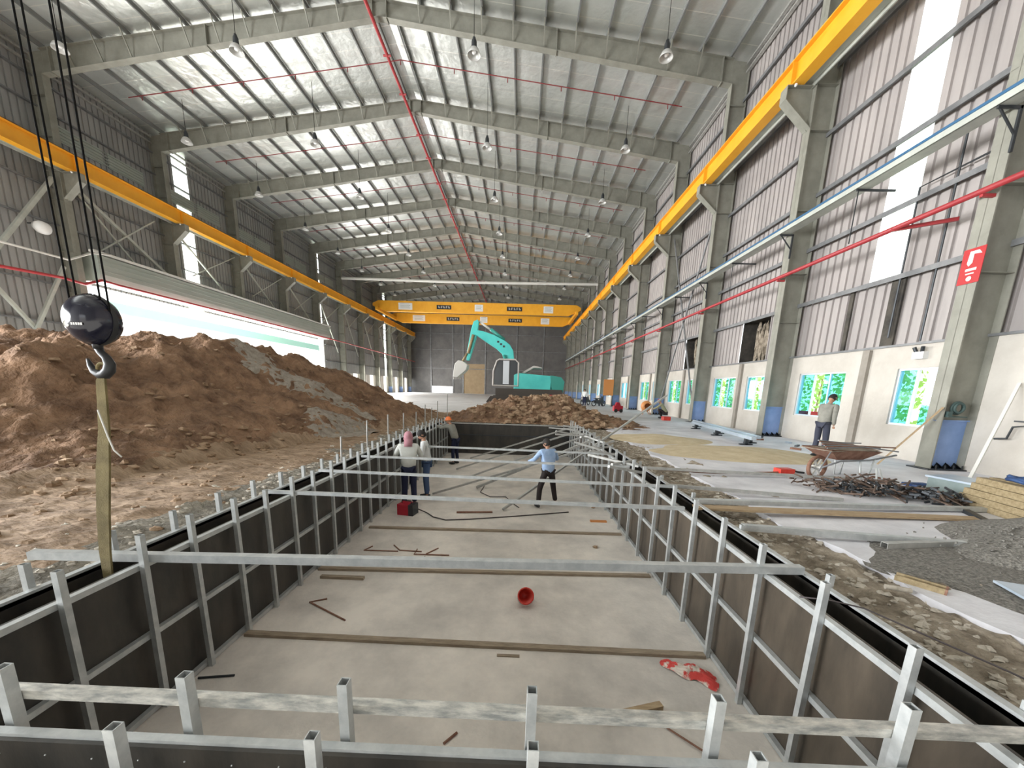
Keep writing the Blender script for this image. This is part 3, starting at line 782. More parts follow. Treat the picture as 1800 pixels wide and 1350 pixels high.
for k in range(3, 12):
    brace((bx, FY[k]+.3, 11.7), (bx, FY[k]+4.6, 8.4 if k < 6 else 5.5), .1, 'pale diagonal brace beyond the %s left column, upper end near' % ORD[k-2])
    brace((bx, FY[k+1 if k < 12 else k]-.3, 11.7), (bx, FY[k]+1.4, 9.0), .06, 'thin pale diagonal brace beyond the %s left column, upper end far' % ORD[k-2])
# grey trunking and wall lamp above the mound
t = empty('wall_floodlight', (-24.6, 19.9, 8.9), label='small round floodlight on the left wall near the hook ropes', cat='lamp')
MB().lathe([(0, .0), (.2, .02), (.3, .25), (.28, .5), (.12, .6), (0, .6)], n=16, M=Matrix.Rotation(PI*.6, 3, 'Y')).build('lamp_shade', 'white', t, True)
MB().bar((-.4, 0, .1), (0, 0, .1), .05, .05).build('bracket', 'dark_steel', t)

# ---------------------------------------------------------------- formwork of the pit
RT = .12     # top of the rails
def side_form(side):
    xi = PX1 if side > 0 else PX0; s_ = 'right' if side > 0 else 'left'
    t = empty('formwork_wall', (xi, 8, PZ), label='inner black plywood formwork wall with galvanised posts on the %s side of the pit' % s_, cat='formwork', group='formwork walls of the pit')
    def L(p): return (p[0]-xi, p[1]-8, p[2]-PZ)
    a = xi+side*.005; b = xi+side*.023
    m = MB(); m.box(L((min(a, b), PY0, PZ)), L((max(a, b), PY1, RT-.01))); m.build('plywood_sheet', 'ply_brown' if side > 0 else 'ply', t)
    for z in (RT-.03, -.52, PZ+.03):
        MB().box(L((min(xi, xi-side*.045), PY0, z-.022)), L((max(xi, xi-side*.045), PY1, z+.022))).build('waler', 'galv', t)
    y = 1.75 if side > 0 else 1.68; i = 0; xp = xi-side*.075
    while y < PY1-.1:
        MB().rhs(L((xp, y, PZ)), L((xp+random.uniform(-.01, .01), y+random.uniform(-.02, .02), .36+random.uniform(-.03, .03))), .042, .042).build('post', 'galv', t)
        y += (.615 if side > 0 else .50)+(.02 if i % 2 else -.02); i += 1
    return t
side_form(1); side_form(-1)
for side in (1, -1):
    s_ = 'right' if side > 0 else 'left'; xo = 2.46 if side > 0 else -3.34
    t = empty('outer_formwork', (xo, 8, -1.1), label='outer black plywood formwork with short posts behind the trench on the %s side' % s_, cat='formwork', group='outer formwork beside the pit')
    def L(p): return (p[0]-xo, p[1]-8, p[2]+1.1)
    a, b = sorted((xo, xo+side*.02)); MB().box(L((a, PY0-.25, -1.1)), L((b, PY1+.3, RT-.02))).build('plywood_sheet', 'ply', t)
    a, b = sorted((xo+side*.0, xo+side*.05)); MB().box(L((a, PY0-.25, RT-.05)), L((b, PY1+.3, RT))).build('waler', 'galv', t)
    y = 1.6 if side > 0 else 1.75; i = 0
    while y < PY1-.1:
        MB().rhs(L((xo+side*.08, y, -.3)), L((xo+side*.08, y, (.30 if side < 0 else .18)+random.uniform(-.03, .03))), .042, .042).build('post', 'galv', t)
        y += .56 if side < 0 else 1.2; i += 1
    for q in range(10): pass
# earth faces behind the outer boards and strips of earth closing the trench
mb = MB(); mb.box((2.52, 0, -1.2), (2.56, PY1+.4, -.12)); mb.box((-3.47, 0, -1.2), (-3.44, PY1+.4, -.1)); mb.box((-3.5, PY1+.45, -1.2), (2.6, PY1+.5, .0)); mb.box((-3.5, .7, -1.3), (2.6, .74, -.1))
tag(mb.build('trim_5', 'rubble'), kind='structure')
# far end formwork
t = empty('formwork_wall', ((PX0+PX1)/2, PY1, PZ), label='black plywood formwork wall closing the far end of the pit', cat='formwork', group='formwork walls of the pit')
cx = (PX0+PX1)/2; w2 = (PX1-PX0)/2
MB().box((-w2, 0, 0), (w2, .02, 1.3)).build('plywood_sheet', 'ply', t)
MB().box((-w2, -.04, 1.26), (w2, .05, 1.3)).build('waler', 'galv_far', t)
MB().box((-w2, -.05, .78), (w2, 0, .82)).build('waler', 'dark_steel', t)
MB().box((-w2-.3, .3, 0), (w2+.3, .32, 1.3)).build('plywood_sheet', 'ply', t)
# near end formwork with upper rail
t = empty('formwork_wall', (cx, PY0, PZ), label='black plywood formwork across the near end of the pit with a raised second rail', cat='formwork', group='formwork walls of the pit')
MB().box((-w2-.25, -.018, 0), (w2+.25, -.0, 1.28)).build('plywood_sheet', 'ply', t)
MB().box((-w2-.3, -.0, 1.25), (w2+.3, .034, 1.295)).build('waler', 'galv', t)
MB().box((-w2+.05, .1, 1.368), (w2+.3, .145, 1.412)).build('waler', 'rail_stained', t)
for x in (-2.2, -1.4, -.71, .09, .87, 1.66):
    MB().rhs((x-cx, .075, 0), (x-cx, .075, 1.555), .042, .045).build('post', 'galv', t)
for x in range(14):
    pass
sc_ = MB()
for i in range(26): sc_.blob((-w2+.1+i*.2, -.02, 1.21+(i % 3)*.004), .0035, i, .1, 4)
sc_.build('screw_heads', 'galv', t)
t = empty('outer_formwork', (cx, PY0-.125, PZ), label='nearest row of short galvanised posts at the bottom edge of the photo', cat='formwork', group='outer formwork beside the pit')
for x in (-2.35, -1.5, -.74, .09, .92, 1.9):
    MB().rhs((x-cx, 0, 0), (x-cx, 0, 1.5), .042, .042).build('post', 'galv', t)
MB().box((-w2-.2, -.06, .8), (w2+.2, -.03, .84)).build('waler', 'galv', t)
MB().box((-w2-.2, -.03, .2), (w2+.2, -.027, .84)).build('plywood_sheet', 'ply', t)

# cross tubes lying over the pit
cross = [((-3.94, 2.72), (2.44, 2.97), .066, 'nearest galvanised tube lying across the whole pit on both rails', 1),
         ((-3.35, 4.70), (2.15, 4.60), .045, 'second galvanised tube across the pit, in front of the red welding box', 1),
         ((-3.35, 6.0), (2.5, 5.72), .042, 'third tube lying across the pit at the workers\' knees', 1),
         ((-3.2, 7.35), (2.2, 7.2), .042, 'fourth tube lying across the pit at the workers\' waists', 1),
         ((-2.3, 8.85), (2.3, 8.6), .042, 'fifth tube across the pit, just in front of the blue shirt worker', 1),
         ]
for (a, b, w, lab, _) in cross:
    tag(MB().rhs((a[0], a[1], RT+w/2), (b[0], b[1], RT+w/2), w, w).build('cross_tube', 'galv', loc=(0, a[1], RT+w/2)), lab, 'tube', 'galvanised tubes lying across the pit')
# tubes leaning from the right edge down into the pit
lean = [((2.30, 14.6, .22), (-1.9, 14.2, -1.16), 'farthest thin tube leaning from the right rim down into the pit'),
        ((2.32, 13.2, .22), (-2.1, 12.2, -1.16), 'second farthest thin tube leaning from the right rim into the pit'),
        ((2.4, 11.9, .25), (-1.5, 11.2, -1.16), 'thin tube leaning into the pit behind the blue shirt worker\'s head'),
        ((2.35, 10.8, .26), (-1.15, 9.95, -1.16), 'thick tube leaning into the pit left of the blue shirt worker'),
        ((2.6, 10.1, .25), (-2.2, 9.2, -1.16), 'long thin tube leaning into the pit with its foot near the left workers'),
        ((9.4, 18.3, .5), (-.32, 8.14, -1.16), 'longest tube, reaching from the slab down past the blue shirt worker\'s legs')]
for i, (p, q, lab) in enumerate(lean):
    if i == 5:
        pp = Vector((2.3, 10.35, .2)); d = (pp-Vector(q)).normalized(); p = tuple(Vector(q)+d*7.2)
    w = .065 if i == 3 else .048
    tag(MB().rhs(p, q, w, w).build('leaning_tube', 'galv_far'), lab, 'tube', 'tubes leaning into the pit')
# tangle of tube ends on the far right rim
rnd = random.Random(5)
for i in range(14):
    y = 6.6+i*.55; x = 2.2+rnd.uniform(-.25, .3); L = rnd.uniform(.5, 1.1); a = rnd.uniform(-.6, .9)+PI
    tag(MB().bar((x, y, RT+.03+.012*i % .1), (x+L*math.cos(a), y+L*math.sin(a), RT+.05+rnd.uniform(0, .2)), .045, .045).build('tube_offcut', 'galv_far'),
        'short galvanised offcut lying on the right rim of the pit, %s from the near side' % ORD[i], 'offcut', 'tube offcuts on the right rim')
for i, (x, y, h) in enumerate(((-3.6, 8.6, 1.0), (-3.6, 10.0, 1.05), (-3.55, 11.2, 1.0), (-3.5, 12.4, .95), (-3.5, 13.6, 1.2), (-3.45, 14.4, 1.0), (-3.4, 15.2, 1.3), (-3.1, 15.75, 1.7), (-3.65, 7.4, .7))):
    tag(MB().tube([(x, y, -.1), (x+.02, y, h*.75)], .018, 6).build('upright_rod', 'galv_far'), 'thin upright rod in the soil behind the left rim, %s in the row' % ORD[i], 'rod', 'upright rods behind the left rim')

# ---------------------------------------------------------------- things on the pit floor
for i, ((xa, ya), (xb, yb), h, lab) in enumerate([((-2.98, 3.62), (2.08, 3.57), .035, 'nearest brown wooden batten lying across the pit floor'), ((-2.98, 5.14), (2.08, 5.30), .035, 'second brown wooden batten across the pit floor, under the nearest tube'),
        ((-2.9, 6.85), (2.08, 6.95), .035, 'third brown wooden batten across the pit floor, behind the bent rods')]):
    m = MB(); m.bar((xa, ya, PZ+h/2), (xb, yb, PZ+h/2), .075, h)
    tag(m.build('floor_batten', 'batten', loc=(0, ya, PZ)), lab, 'batten', 'battens across the pit floor')
def bent(pts, lab, r=.011):
    tag(MB().tube([(x, y, PZ+r) for x, y in pts], r, 6).build('bent_rod', 'rust'), lab, 'rod', 'bent rods on the pit floor')
bent([(-2.45, 4.36), (-2.63, 4.27), (-2.01, 3.93)], 'V shaped bent rod lying alone on the left of the pit floor')
bent([(-2.5, 6.0), (-2.58, 5.83), (-2.0, 5.84)], 'leftmost bent rod in the row behind the nearest tube')
bent([(-2.15, 6.08), (-1.98, 5.88), (-1.6, 5.86)], 'bent rod with a raised left arm, second from the left in the row')
bent([(-1.7, 5.95), (-1.7, 5.75), (-1.11, 5.76)], 'L shaped rod, third from the left in the row')
bent([(-1.35, 6.02), (-1.5, 5.78)], 'short straight rod touching the third bent rod')
bent([(-1.5, 5.68), (-1.5, 5.6), (-.85, 5.64)], 'rightmost bent rod in the row behind the nearest tube')
tag(MB().box((-2.82, 4.87, PZ), (-2.19, 4.93, PZ+.04)).build('wood_offcut', 'batten'), 'grey brown timber offcut on the floor beside the left wall of the pit', 'offcut')
tag(MB().box((-.16, 3.44, PZ), (.08, 3.47, PZ+.015)).build('wood_splinter', 'batten'), 'small flat splinter on the floor between the two near battens', 'splinter')
tag(MB().bar((.80, 2.70, PZ+.04), (1.35, 2.86, PZ+.04), .06, .06).build('wood_offcut', 'wood'), 'brown timber piece under the raised near rail, right of centre', 'offcut')
tag(MB().tube([(-.52, 2.44, PZ+.01), (-.43, 2.54, PZ+.01)], .011, 6).build('bolt', 'rust'), 'small rusty bolt on the floor just behind the near rail', 'bolt')
tag(MB().tube([(-2.97, 2.98, PZ+.01), (-2.66, 3.03, PZ+.01)], .011, 6).build('short_rod', 'dark_steel'), 'short dark rod on the floor near the bottom left of the pit', 'rod')
tag(MB().tube([(1.25, 2.75, PZ+.01), (1.6, 2.4, PZ+.03)], .008, 6).build('thin_wire', 'rust'), 'thin wire lying near the right foot of the near rail', 'wire')
tag(MB().bar((1.62, 2.2, PZ+.02), (1.9, 1.7, PZ+.3), .04, .02).build('bent_flat_bar', 'rust'), 'rusty flat bar standing in the bottom right corner of the pit', 'bar')
# red bucket lying on its side
t = empty('bucket', (.14, 4.44, PZ+.125), label='red plastic bucket lying on its side, mouth towards the viewer, on the pit floor', cat='bucket', rot=(PI/2-.45, 0, .15)); t.scale = (.72,)*3
m = MB(); m.lathe([(0, -.14), (.095, -.14), (.135, .12), (.15, .125), (.15, .14), (.128, .14), (.09, -.125), (0, -.125)], n=22); m.build('shell', 'red_plastic', t, True)
m = MB(); m.tube([(.15*math.cos(a), .15*math.sin(a)-.02, .14+.05*math.sin(a/1)) for a in [PI+PI*j/12 for j in range(13)]], .006, 6, False); m.build('handle', 'offwhite', t, True)
# red and white sack
def sack(x, y):
    u = (x+.25)/.5; return 0
mb = MB(); n = 22
for j in range(n+1):
    for i in range(n+1):
        u = i/n*2-1; v = j/n*2-1
        z = .04*(1-u*u)*(1-v*v)+.035*abs(fbm(u*1.4, v*1.4, 2, 4, 1.3))*(1-.5*u*u)
        xx = u*.26*(1-.25*v*v); yy = v*.11*(1+.3*u)-.05*u+.025*math.sin(u*5)
        mb.v.append((xx, yy, z))
for j in range(n):
    for i in range(n):
        a = j*(n+1)+i; mb.f.append((a, a+1, a+n+2, a+n+1))
o = mb.build('sack', 'bag_white', smooth=True); o.location = (1.80, 3.33, PZ+.004); o.rotation_euler = (0, 0, -.15); tag(o, 'crumpled red and white sack lying on the pit floor near the right wall', 'sack')
tag(MB().box((1.6, 7.62, PZ), (1.95, 7.7, PZ+.03)).build('wood_slat', 'orange'), 'small orange brown slat lying on the pit floor near the right wall', 'slat')
for i, (x, y) in enumerate(((1.45, 6.3), (1.85, 8.6), (.2, 2.75), (1.2, 2.35))):
    tag(MB().blob((x, y, PZ+.02), .035, i, .5, 5, (1.3, 1, .6)).build('stone_chip', 'stone_brown'), ['dark stone chip on the pit floor behind the third batten', 'stone chip on the pit floor right of the blue shirt worker', 'stone chip on the pit floor close to the near rail', 'stone chip at the right end of the near rail'][i], 'stone', 'stone chips on the pit floor')
# welding machine
t = empty('welding_machine', (-2.42, 7.75, PZ), rz=-.2, label='red and black welding box on the pit floor at the left workers\' feet', cat='machine')
MB().box((-.17, -.13, 0), (.09, .13, .24)).build('casing', 'red_machine', t)
MB().box((.09, -.13, 0), (.2, .13, .24)).build('front_panel', 'dark_steel', t)
MB().tube([(-.12, 0, .24), (-.12, 0, .3), (.1, 0, .3), (.1, 0, .24)], .012, 6).build('handle', 'black', t)
m = MB(); m.tube([(-2.25, 7.85, PZ+.1), (-2.0, 7.8, PZ+.02), (-1.8, 7.55, PZ+.02), (-1.5, 7.4, PZ+.015), (-1.0, 7.5, PZ+.015), (0, 7.8, PZ+.015), (1.2, 8.2, PZ+.015)], .012, 6)
tag(m.build('welding_cable', 'cable', smooth=True), 'dark cable snaking over the pit floor from the red welding box', 'cable')
m = MB(); m.tube([(-.95, 10.3, PZ+.015), (-1.0, 9.6, PZ+.015), (-.7, 9.2, PZ+.015), (-.3, 9.25, PZ+.015), (-.1, 8.7, PZ+.015), (.05, 8.4, PZ+.015)], .01, 6)
tag(m.build('loose_cable', 'cable', smooth=True), 'loose cable lying on the pit floor left of the blue shirt worker', 'cable')
tag(MB().bar((-1.35, 7.9, PZ+.02), (-.55, 8.0, PZ+.02), .05, .03).build('floor_bar', 'rust'), 'flat dark bar lying on the pit floor right of the welding box', 'bar')

# ---------------------------------------------------------------- crane hook hanging over the left rail
HX, HY = -3.10, 2.74
t = empty('crane_hook', (HX, HY, 2.0), label='black hook block hanging on wire ropes over the left side of the pit', cat='crane hook')
HZ = 1.99-2.0
Mt = Matrix.Rotation(math.radians(14), 3, 'Y')
prof = []
for i in range(13):
    a = -PI/2+PI*i/12; prof.append((.205*math.cos(a)**.85 if math.cos(a) > 1e-6 else 0, .10*math.sin(a)))
M2 = Mt @ Matrix.Rotation(PI/2, 3, 'X')
m = MB(); m.lathe(prof, (0, 0, HZ), 32, M2 @ Matrix.Diagonal((.80, .86, 1.35)))
m.build('sheave_housing', 'black_gloss', t, True)
m = MB(); m.lathe([(.208, -.018), (.213, 0), (.208, .018)], (0, 0, HZ), 32, M2 @ Matrix.Diagonal((.80, .86, 1.0))); m.build('seam', 'black', t, True)
m = MB(); m.lathe([(0, 0), (.022, 0), (.022, .003)], (-.05, -.128, HZ-.045), 14, Matrix.Rotation(PI/2, 3, 'X')); 
for q in range(5): m.box((-.015+q*.017, -.132, HZ-.052), (-.003+q*.017, -.129, HZ-.036))
m.build('maker_mark', 'offwhite', t)
for x in (-.17, -.115, .10, .155):
    m = MB(); m.tube([(x, -.02 if x > 0 else .02, HZ+.06), (x*1.06, 0, 10.5)], .006, 6); m.build('wire_rope', 'rope', t)
m = MB(); m.tube([(0, 0, HZ-.13), (0, 0, HZ-.20)], [.032, .028], 12)
pts = [(0, -.19), (.015, -.225), (.05, -.26), (.068, -.305), (.055, -.35), (.02, -.38), (-.02, -.385), (-.058, -.36), (-.08, -.32), (-.095, -.27)]
m.tube([(x, 0, z+HZ) for x, z in pts], [.024, .024, .027, .033, .036, .036, .033, .027, .019, .008], 10)
m.build('hook', 'black', t, True)
# sling
m = MB(); path = [(-3.10, HY, 1.62), (-3.11, HY-.01, 1.56), (-3.13, HY-.03, 1.2), (-3.16, HY-.06, .9), (-3.19, HY-.09, .55), (-3.21, HY-.11, .25), (-3.215, HY-.12, -.02)]
ww = [.03, .05, .062, .08, .075, .066, .05]
vs = []; fs = []
for i, (p, w) in enumerate(zip(path, ww)):
    for s in (-1, 1):
        for d in (-.008, .008): vs.append((p[0]+s*w/1.55, p[1]+d, p[2]))
for i in range(len(path)-1):
    a = i*4; b = a+4
    fs += [(a, a+2, b+2, b), (a+3, a+1, b+1, b+3), (a+2, a+3, b+3, b+2), (a+1, a, b, b+1)]
m.add(vs, fs); m.add([vs[-4], vs[-3], vs[-2], vs[-1]], [(0, 1, 3, 2)])
t = empty('lifting_sling', (-3.2, HY-.04, 0), label='khaki lifting sling hanging from the crane hook into the left trench', cat='sling')
o = m.build('webbing', 'sling', t); o.matrix_parent_inverse = Matrix.Translation((3.2, -(HY-.04), 0))
m = MB(); n = 14; m.tube([(-3.09+.045*math.cos(2*PI*j/n), HY-.0, 1.64+.05*math.sin(2*PI*j/n)) for j in range(n+1)], .012, 6, False)
o = m.build('eye_loop', 'sling', t, True); o.matrix_parent_inverse = Matrix.Translation((3.2, -(HY-.04), 0))
m = MB(); m.tube([(-3.13, HY-.05, 1.35), (-3.09, HY-.05, 1.15), (-3.05, HY-.06, 1.05), (-3.0, HY-.06, 1.0)], .006, 5)
o = m.build('tag_line', 'offwhite', t, True); o.matrix_parent_inverse = Matrix.Translation((3.2, -(HY-.04), 0))

# ---------------------------------------------------------------- excavator
EY = 25.0
def E(px, py): return (-3.08+(px-835)*.0375, 3.27+(635-py)*.0362+.001*(px-870))
t = empty('excavator', (0, EY, .3), label='turquoise excavator with raised arm standing behind the soil heap', cat='excavator')
def ex(name, poly, y0, y1, m, parent=None, pix=True):
    P = [E(*p) for p in poly] if pix else poly
    mb = MB(); mb.prism([(x, z-.3) for x, z in P], y0, y1)
    o = mb.build(name, m, parent or t)
    bv = o.modifiers.new('bevel', 'BEVEL'); bv.width = .03; bv.segments = 2; bv.limit_method = 'ANGLE'; return o
ex('boom', [(905, 652), (904, 633), (902, 617), (896, 607), (887, 600), (868, 590), (850, 584), (839, 582), (835, 587), (840, 592), (858, 604), (872, 613), (882, 622), (887, 633), (887, 652)], -.25, .25, 'teal')
ex('stick', [(833, 567), (840, 564), (842, 568), (840, 586), (836, 600), (829, 624), (826, 634), (821, 634), (822, 618), (826, 596), (829, 580)], -.2, .2, 'teal')
ex('bucket', [(817, 655), (822, 650), (824, 642), (816, 636), (808, 634), (802, 640), (800, 652), (799, 663), (806, 664)], -.5, .5, 'offwhite')
o = MB(); 
for q in range(5): 
    x, z = E(800+q*3, 664); o.box((x-.03, -.45+q*.2, z-.42), (x+.03, -.37+q*.2, z-.3))
o.build('bucket_teeth', 'offwhite', t)
def cyl(name, a, b, r, m, y=0):
    (x0, z0), (x1, z1) = E(*a), E(*b); MB().tube([(x0, y, z0-.3), (x1, y, z1-.3)], r, 10).build(name, m, t, True)
cyl('stick_cylinder', (862, 580), (886, 598), .11, 'teal_dark'); cyl('stick_cylinder_rod', (841, 566), (864, 582), .07, 'offwhite')
cyl('bucket_cylinder', (833, 590), (824, 622), .09, 'wood_yellow', -.25); cyl('bucket_link', (822, 622), (812, 640), .07, 'wood_yellow', -.2)
cyl('boom_cylinder', (896, 660), (886, 625), .10, 'teal_dark', .35); cyl('boom_cylinder', (896, 660), (886, 625), .10, 'teal_dark', -.35)
# cab: frame posts, panes, seat side
cb = MB()
c0 = E(870, 678); c1 = E(912, 635)
x0, x1, z0, z1 = c0[0], c1[0], c0[1]-.3, c1[1]-.3
def loop(y):
    return [(x0, y, z0), (x0+.02, y, z0+.9), (x0+.22, y, z1-.1), (x0+.38, y, z1), (x1-.2, y, z1), (x1, y, z1-.18), (x1, y, z0), (x0, y, z0)]
for y in (-1.25, -.35): cb.tube(loop(y), .05, 8)
for p, q in zip(loop(-1.25)[:-1], loop(-.35)[:-1]): cb.tube([p, q], .04, 6)
cb.build('cab_frame', 'cab_frame', t)
MB().box((x0+.62, -1.28, z0+.1), (x0+1.0, -1.22, z1-.08)).build('cab_door', 'alu_frame', t)
MB().box((x0+.05, -1.22, z0), (x1-.05, -.38, z0+.45)).build('cab_base', 'teal', t)
MB().box((x0+.7, -.95, z0+.4), (x0+1.15, -.5, z0+.75)).box((x0+1.05, -.95, z0+.6), (x0+1.18, -.5, z0+1.2)).build('operator_seat', 'black', t)
MB().add([(p[0], -1.23, p[2]) for p in loop(0)[:-1]], [tuple(range(7))]).build('side_window', 'glass_cab', t)
ex('engine_body', [(905, 660), (912, 657), (966, 662), (970, 688), (905, 688)], -1.25, 1.3, 'teal')
ex('counterweight', [(966, 661), (984, 664), (990, 672), (988, 690), (966, 690)], -1.25, 1.3, 'teal_dark')
ex('engine_hood', [(917, 656), (938, 644), (951, 647), (952, 649), (938, 648), (922, 658)], -.9, .9, 'cab_frame')
MB().prism([(-1.6, 0.75), (2.6, .75), (2.6, 1.25), (-1.6, 1.25)], -1.3, 1.3).build('swing_deck', 'track', t)
for s, nm in ((-1, 'near'), (1, 'far')):
    pts = [(-1.9, .1), (-2.15, .4), (-1.9, .75), (2.3, .75), (2.55, .4), (2.3, .1)]
    m = MB(); m.prism([(x, z) for x, z in pts], s*1.3-.27, s*1.3+.27); m.build('track', 'track', t)
m = MB(); x, z = E(975, 697); m.box((x-.6, -1.5, z-.5), (x+.8, -1.3, z-.2)); m.build('tail_guard', 'red_machine', t)
lt = MB()
for q in range(3): xx, zz = E(876+q*5, 602+q*4); lt.box((xx-.08, -.262, zz-.3-.06), (xx+.06, -.255, zz-.3+.06))
lt.build('maker_mark', 'dark_steel', t)

# ---------------------------------------------------------------- wheelbarrow and clutter on the right slab
t = empty('wheelbarrow', (5.95, 7.35, 0), rz=math.radians(14), label='rusty wheelbarrow loaded with rods standing on the right slab', cat='wheelbarrow')
m = MB(); n = 24
m.tube([(.21*math.cos(2*PI*j/n), 0, .225+.21*math.sin(2*PI*j/n)) for j in range(n+1)], .035, 8, False); m.build('tyre', 'rust', t, True)
m = MB()
for j in range(6): a = 2*PI*j/6; m.bar((0, 0, .225), (.19*math.cos(a), 0, .225+.19*math.sin(a)), .02, .035)
m.tube([(0, -.09, .225), (0, .09, .225)], .03, 8); m.build('wheel_spokes', 'offwhite', t)
m = MB(); bot = [(.25, -.17), (.85, -.2), (.85, .2), (.25, .17)]; topp = [(-.12, -.3), (1.12, -.34), (1.12, .34), (-.12, .3)]
vs = [(x, y, .40) for x, y in bot]+[(x, y, .62-.05*(x > .5)) for x, y in topp]+[(x, y, .415) for x, y in [(.27, -.155), (.83, -.185), (.83, .185), (.27, .155)]]+[(x*.98+.01, y*.96, .625-.05*(x > .5)) for x, y in topp]
m.add(vs, [(3, 2, 1, 0), (0, 1, 5, 4), (1, 2, 6, 5), (2, 3, 7, 6), (3, 0, 4, 7), (8, 9, 10, 11), (9, 8, 12, 13), (10, 9, 13, 14), (11, 10, 14, 15), (8, 11, 15, 12)]); m.build('tray', 'rust', t)
MB().box((-.1, -.3, .585), (1.1, .32, .60)).build('load', 'rubble', t)
m = MB()
for s in (-1, 1): m.tube([(0, s*.08, .225), (.3, s*.2, .38), (.95, s*.26, .40), (1.55, s*.3, .50)], .018, 8)
m.build('handles', 'girt', t, True)
for s in (-1, 1): MB().tube([(.75, s*.23, .4), (.82, s*.25, 0), (.98, s*.25, 0), (1.05, s*.27, .42)], .016, 8).build('leg', 'galv', t, True)
MB().tube([(-.05, -.25, .6), (-.2, -.2, .2), (-.12, 0, .225)], .012, 6).build('front_stay', 'girt', t)
for i in range(7):
    a = (-.1+i*.05, -.2+i*.07, .64+.015*i); b = (1.5+.12*math.sin(i*2.2), -.35+i*.12, .58+.06*math.sin(i*1.3))
    o = MB().tube([a, ((a[0]+b[0])/2, (a[1]+b[1])/2, .67), b], .014, 6).build('scrap_rod', 'rust' if i % 2 else 'girt')
    o.location = (5.95, 7.35, 0); o.rotation_euler = (0, 0, math.radians(14))
    tag(o, 'scrap rod sticking out of the wheelbarrow, %s from its near side' % ORD[i], 'rod', 'scrap rods in the wheelbarrow')
# heap of clamps and rods
rnd = random.Random(11); mb = MB()
for i in range(260):
    u = rnd.random(); x = 5.15+1.9*u+rnd.gauss(0, .12); y = 6.5-.75*u+rnd.gauss(0, .2); hh = .24*math.exp(-((u-.45)/.35)**2)+.06
    z = rnd.uniform(0.015, hh); a = rnd.uniform(0, PI); L = rnd.uniform(.08, .3); dz = rnd.uniform(-.04, .05)
    mb.tube([(x-L*math.cos(a)/2, y-L*math.sin(a)/2, max(.012, z-dz)), (x+L*math.cos(a)/2, y+L*math.sin(a)/2, max(.012, z+dz))], rnd.uniform(.008, .017), 6)
tag(mb.build('clamp_pile', 'pile'), 'tangled pile of rusty scaffold clamps and rods in front of the wheelbarrow', 'scrap', kind='stuff')
mb = MB()
for i in range(150):
    u = rnd.random(); x = 5.4+1.6*u+rnd.gauss(0, .1); y = 6.2-.55*u+rnd.gauss(0, .16); a = rnd.uniform(0, PI); L = rnd.uniform(.06, .16); z = rnd.uniform(.03, .2)
    mb.bar((x, y, z), (x+L*math.cos(a), y+L*math.sin(a), z+rnd.uniform(-.02, .06)), .02, .03)
tag(mb.build('clamp_fittings', 'dark_steel'), 'dark grey fittings mixed into the scrap pile before the wheelbarrow', 'scrap', kind='stuff')
for i, (p, q) in enumerate((((5.9, 6.0, .05), (6.15, 6.35, .42)), ((6.05, 5.98, .05), (6.25, 6.4, .40)))):
    tag(MB().tube([p, q], .014, 8).build('light_rod', 'galv'), ['bright rod propped on the scrap pile, left one of two', 'bright rod propped on the scrap pile, right one of two'][i], 'rod', 'bright rods on the scrap pile')
# red tool box
t = empty('tool_case', (5.62, 7.75, 0), rz=.1, label='small red case lying on the slab left of the wheelbarrow', cat='case')
MB().box((-.17, -.1, 0), (.15, .1, .1)).build('case_body', 'red_plastic', t); MB().tube([(.15, 0, .06), (.28, -.02, .03), (.4, -.05, .02)], .02, 8).build('nozzle', 'black', t)
tag(MB().tube([(2.9, 7.6, .02), (3.9, 7.45, .02), (4.8, 7.55, .02), (5.45, 7.7, .02)], .02, 6).build('ground_cable', 'rust'), 'reddish cable lying from the pit edge to the small red case', 'cable')
# grey-green crate
t = empty('site_box', (7.55, 6.1, 0), rz=math.radians(-80), label='grey green site box with a bluish lid between the scrap pile and the timber stack', cat='box')
MB().box((-.45, -.26, 0), (.45, .26, .28)).build('box_body', 'green_grey', t); MB().box((-.48, -.29, .28), (.48, .29, .31)).build('lid', 'sheet_blue', t)
# timber stack
t = None
beam0 = None; layer_w = ['bottom', 'second', 'third', 'fourth', 'top']
for i in range(5):
    for c_ in range(2):
        o = beam0.copy() if beam0 else MB().box((0, -.06, -.045), (1.3, .06, .045)).build('timber_beam', 'wood_yellow')
        if beam0: COL.objects.link(o)
        beam0 = beam0 or o
        o.location = (7.03+c_*.2+.02*(i % 2), 5.62+.06*((i*3+c_) % 4)-.05*c_, .047+i*.096); o.rotation_euler = (0, 0, math.radians(-104+1.5*((i+c_) % 3)))
        tag(o, 'yellowish timber beam in the %s layer of the stack at the right edge, %s of two' % (layer_w[i], ['left', 'right'][c_]), 'timber', 'timber beams at the right edge')
m = MB(); n = 40
m.tube([(7.1+.16*math.cos(j*.55)*(1-.01*j), 5.1+.26*math.sin(j*.55), .51+.0008*j+.012*(j % 3)) for j in range(n)], .028, 6)
tag(m.build('blue_hose', 'tarp_blue', smooth=True), 'dark blue coiled hose on top of the timber stack', 'hose')
# small things near the box
tag(MB().tube([(6.9, 7.3, .02), (7.15, 7.42, .05), (7.4, 7.3, .02), (7.25, 7.15, .02), (6.95, 7.2, .02)], .02, 6).build('red_rope', 'rust', smooth=True), 'reddish rope coil on the slab behind the scrap pile', 'rope')
tag(MB().box((7.35, 6.95, 0), (7.75, 7.05, .05)).box((7.4, 6.8, 0), (7.45, 6.95, .04)).build('blue_tool', 'tarp_blue'), 'dark blue tool lying on the slab behind the scrap pile', 'tool')
tag(MB().box((7.0, 5.55, 0), (7.18, 5.7, .08)).build('timber_block', 'wood_yellow'), 'small yellow timber block between the scrap pile and the site box', 'block')
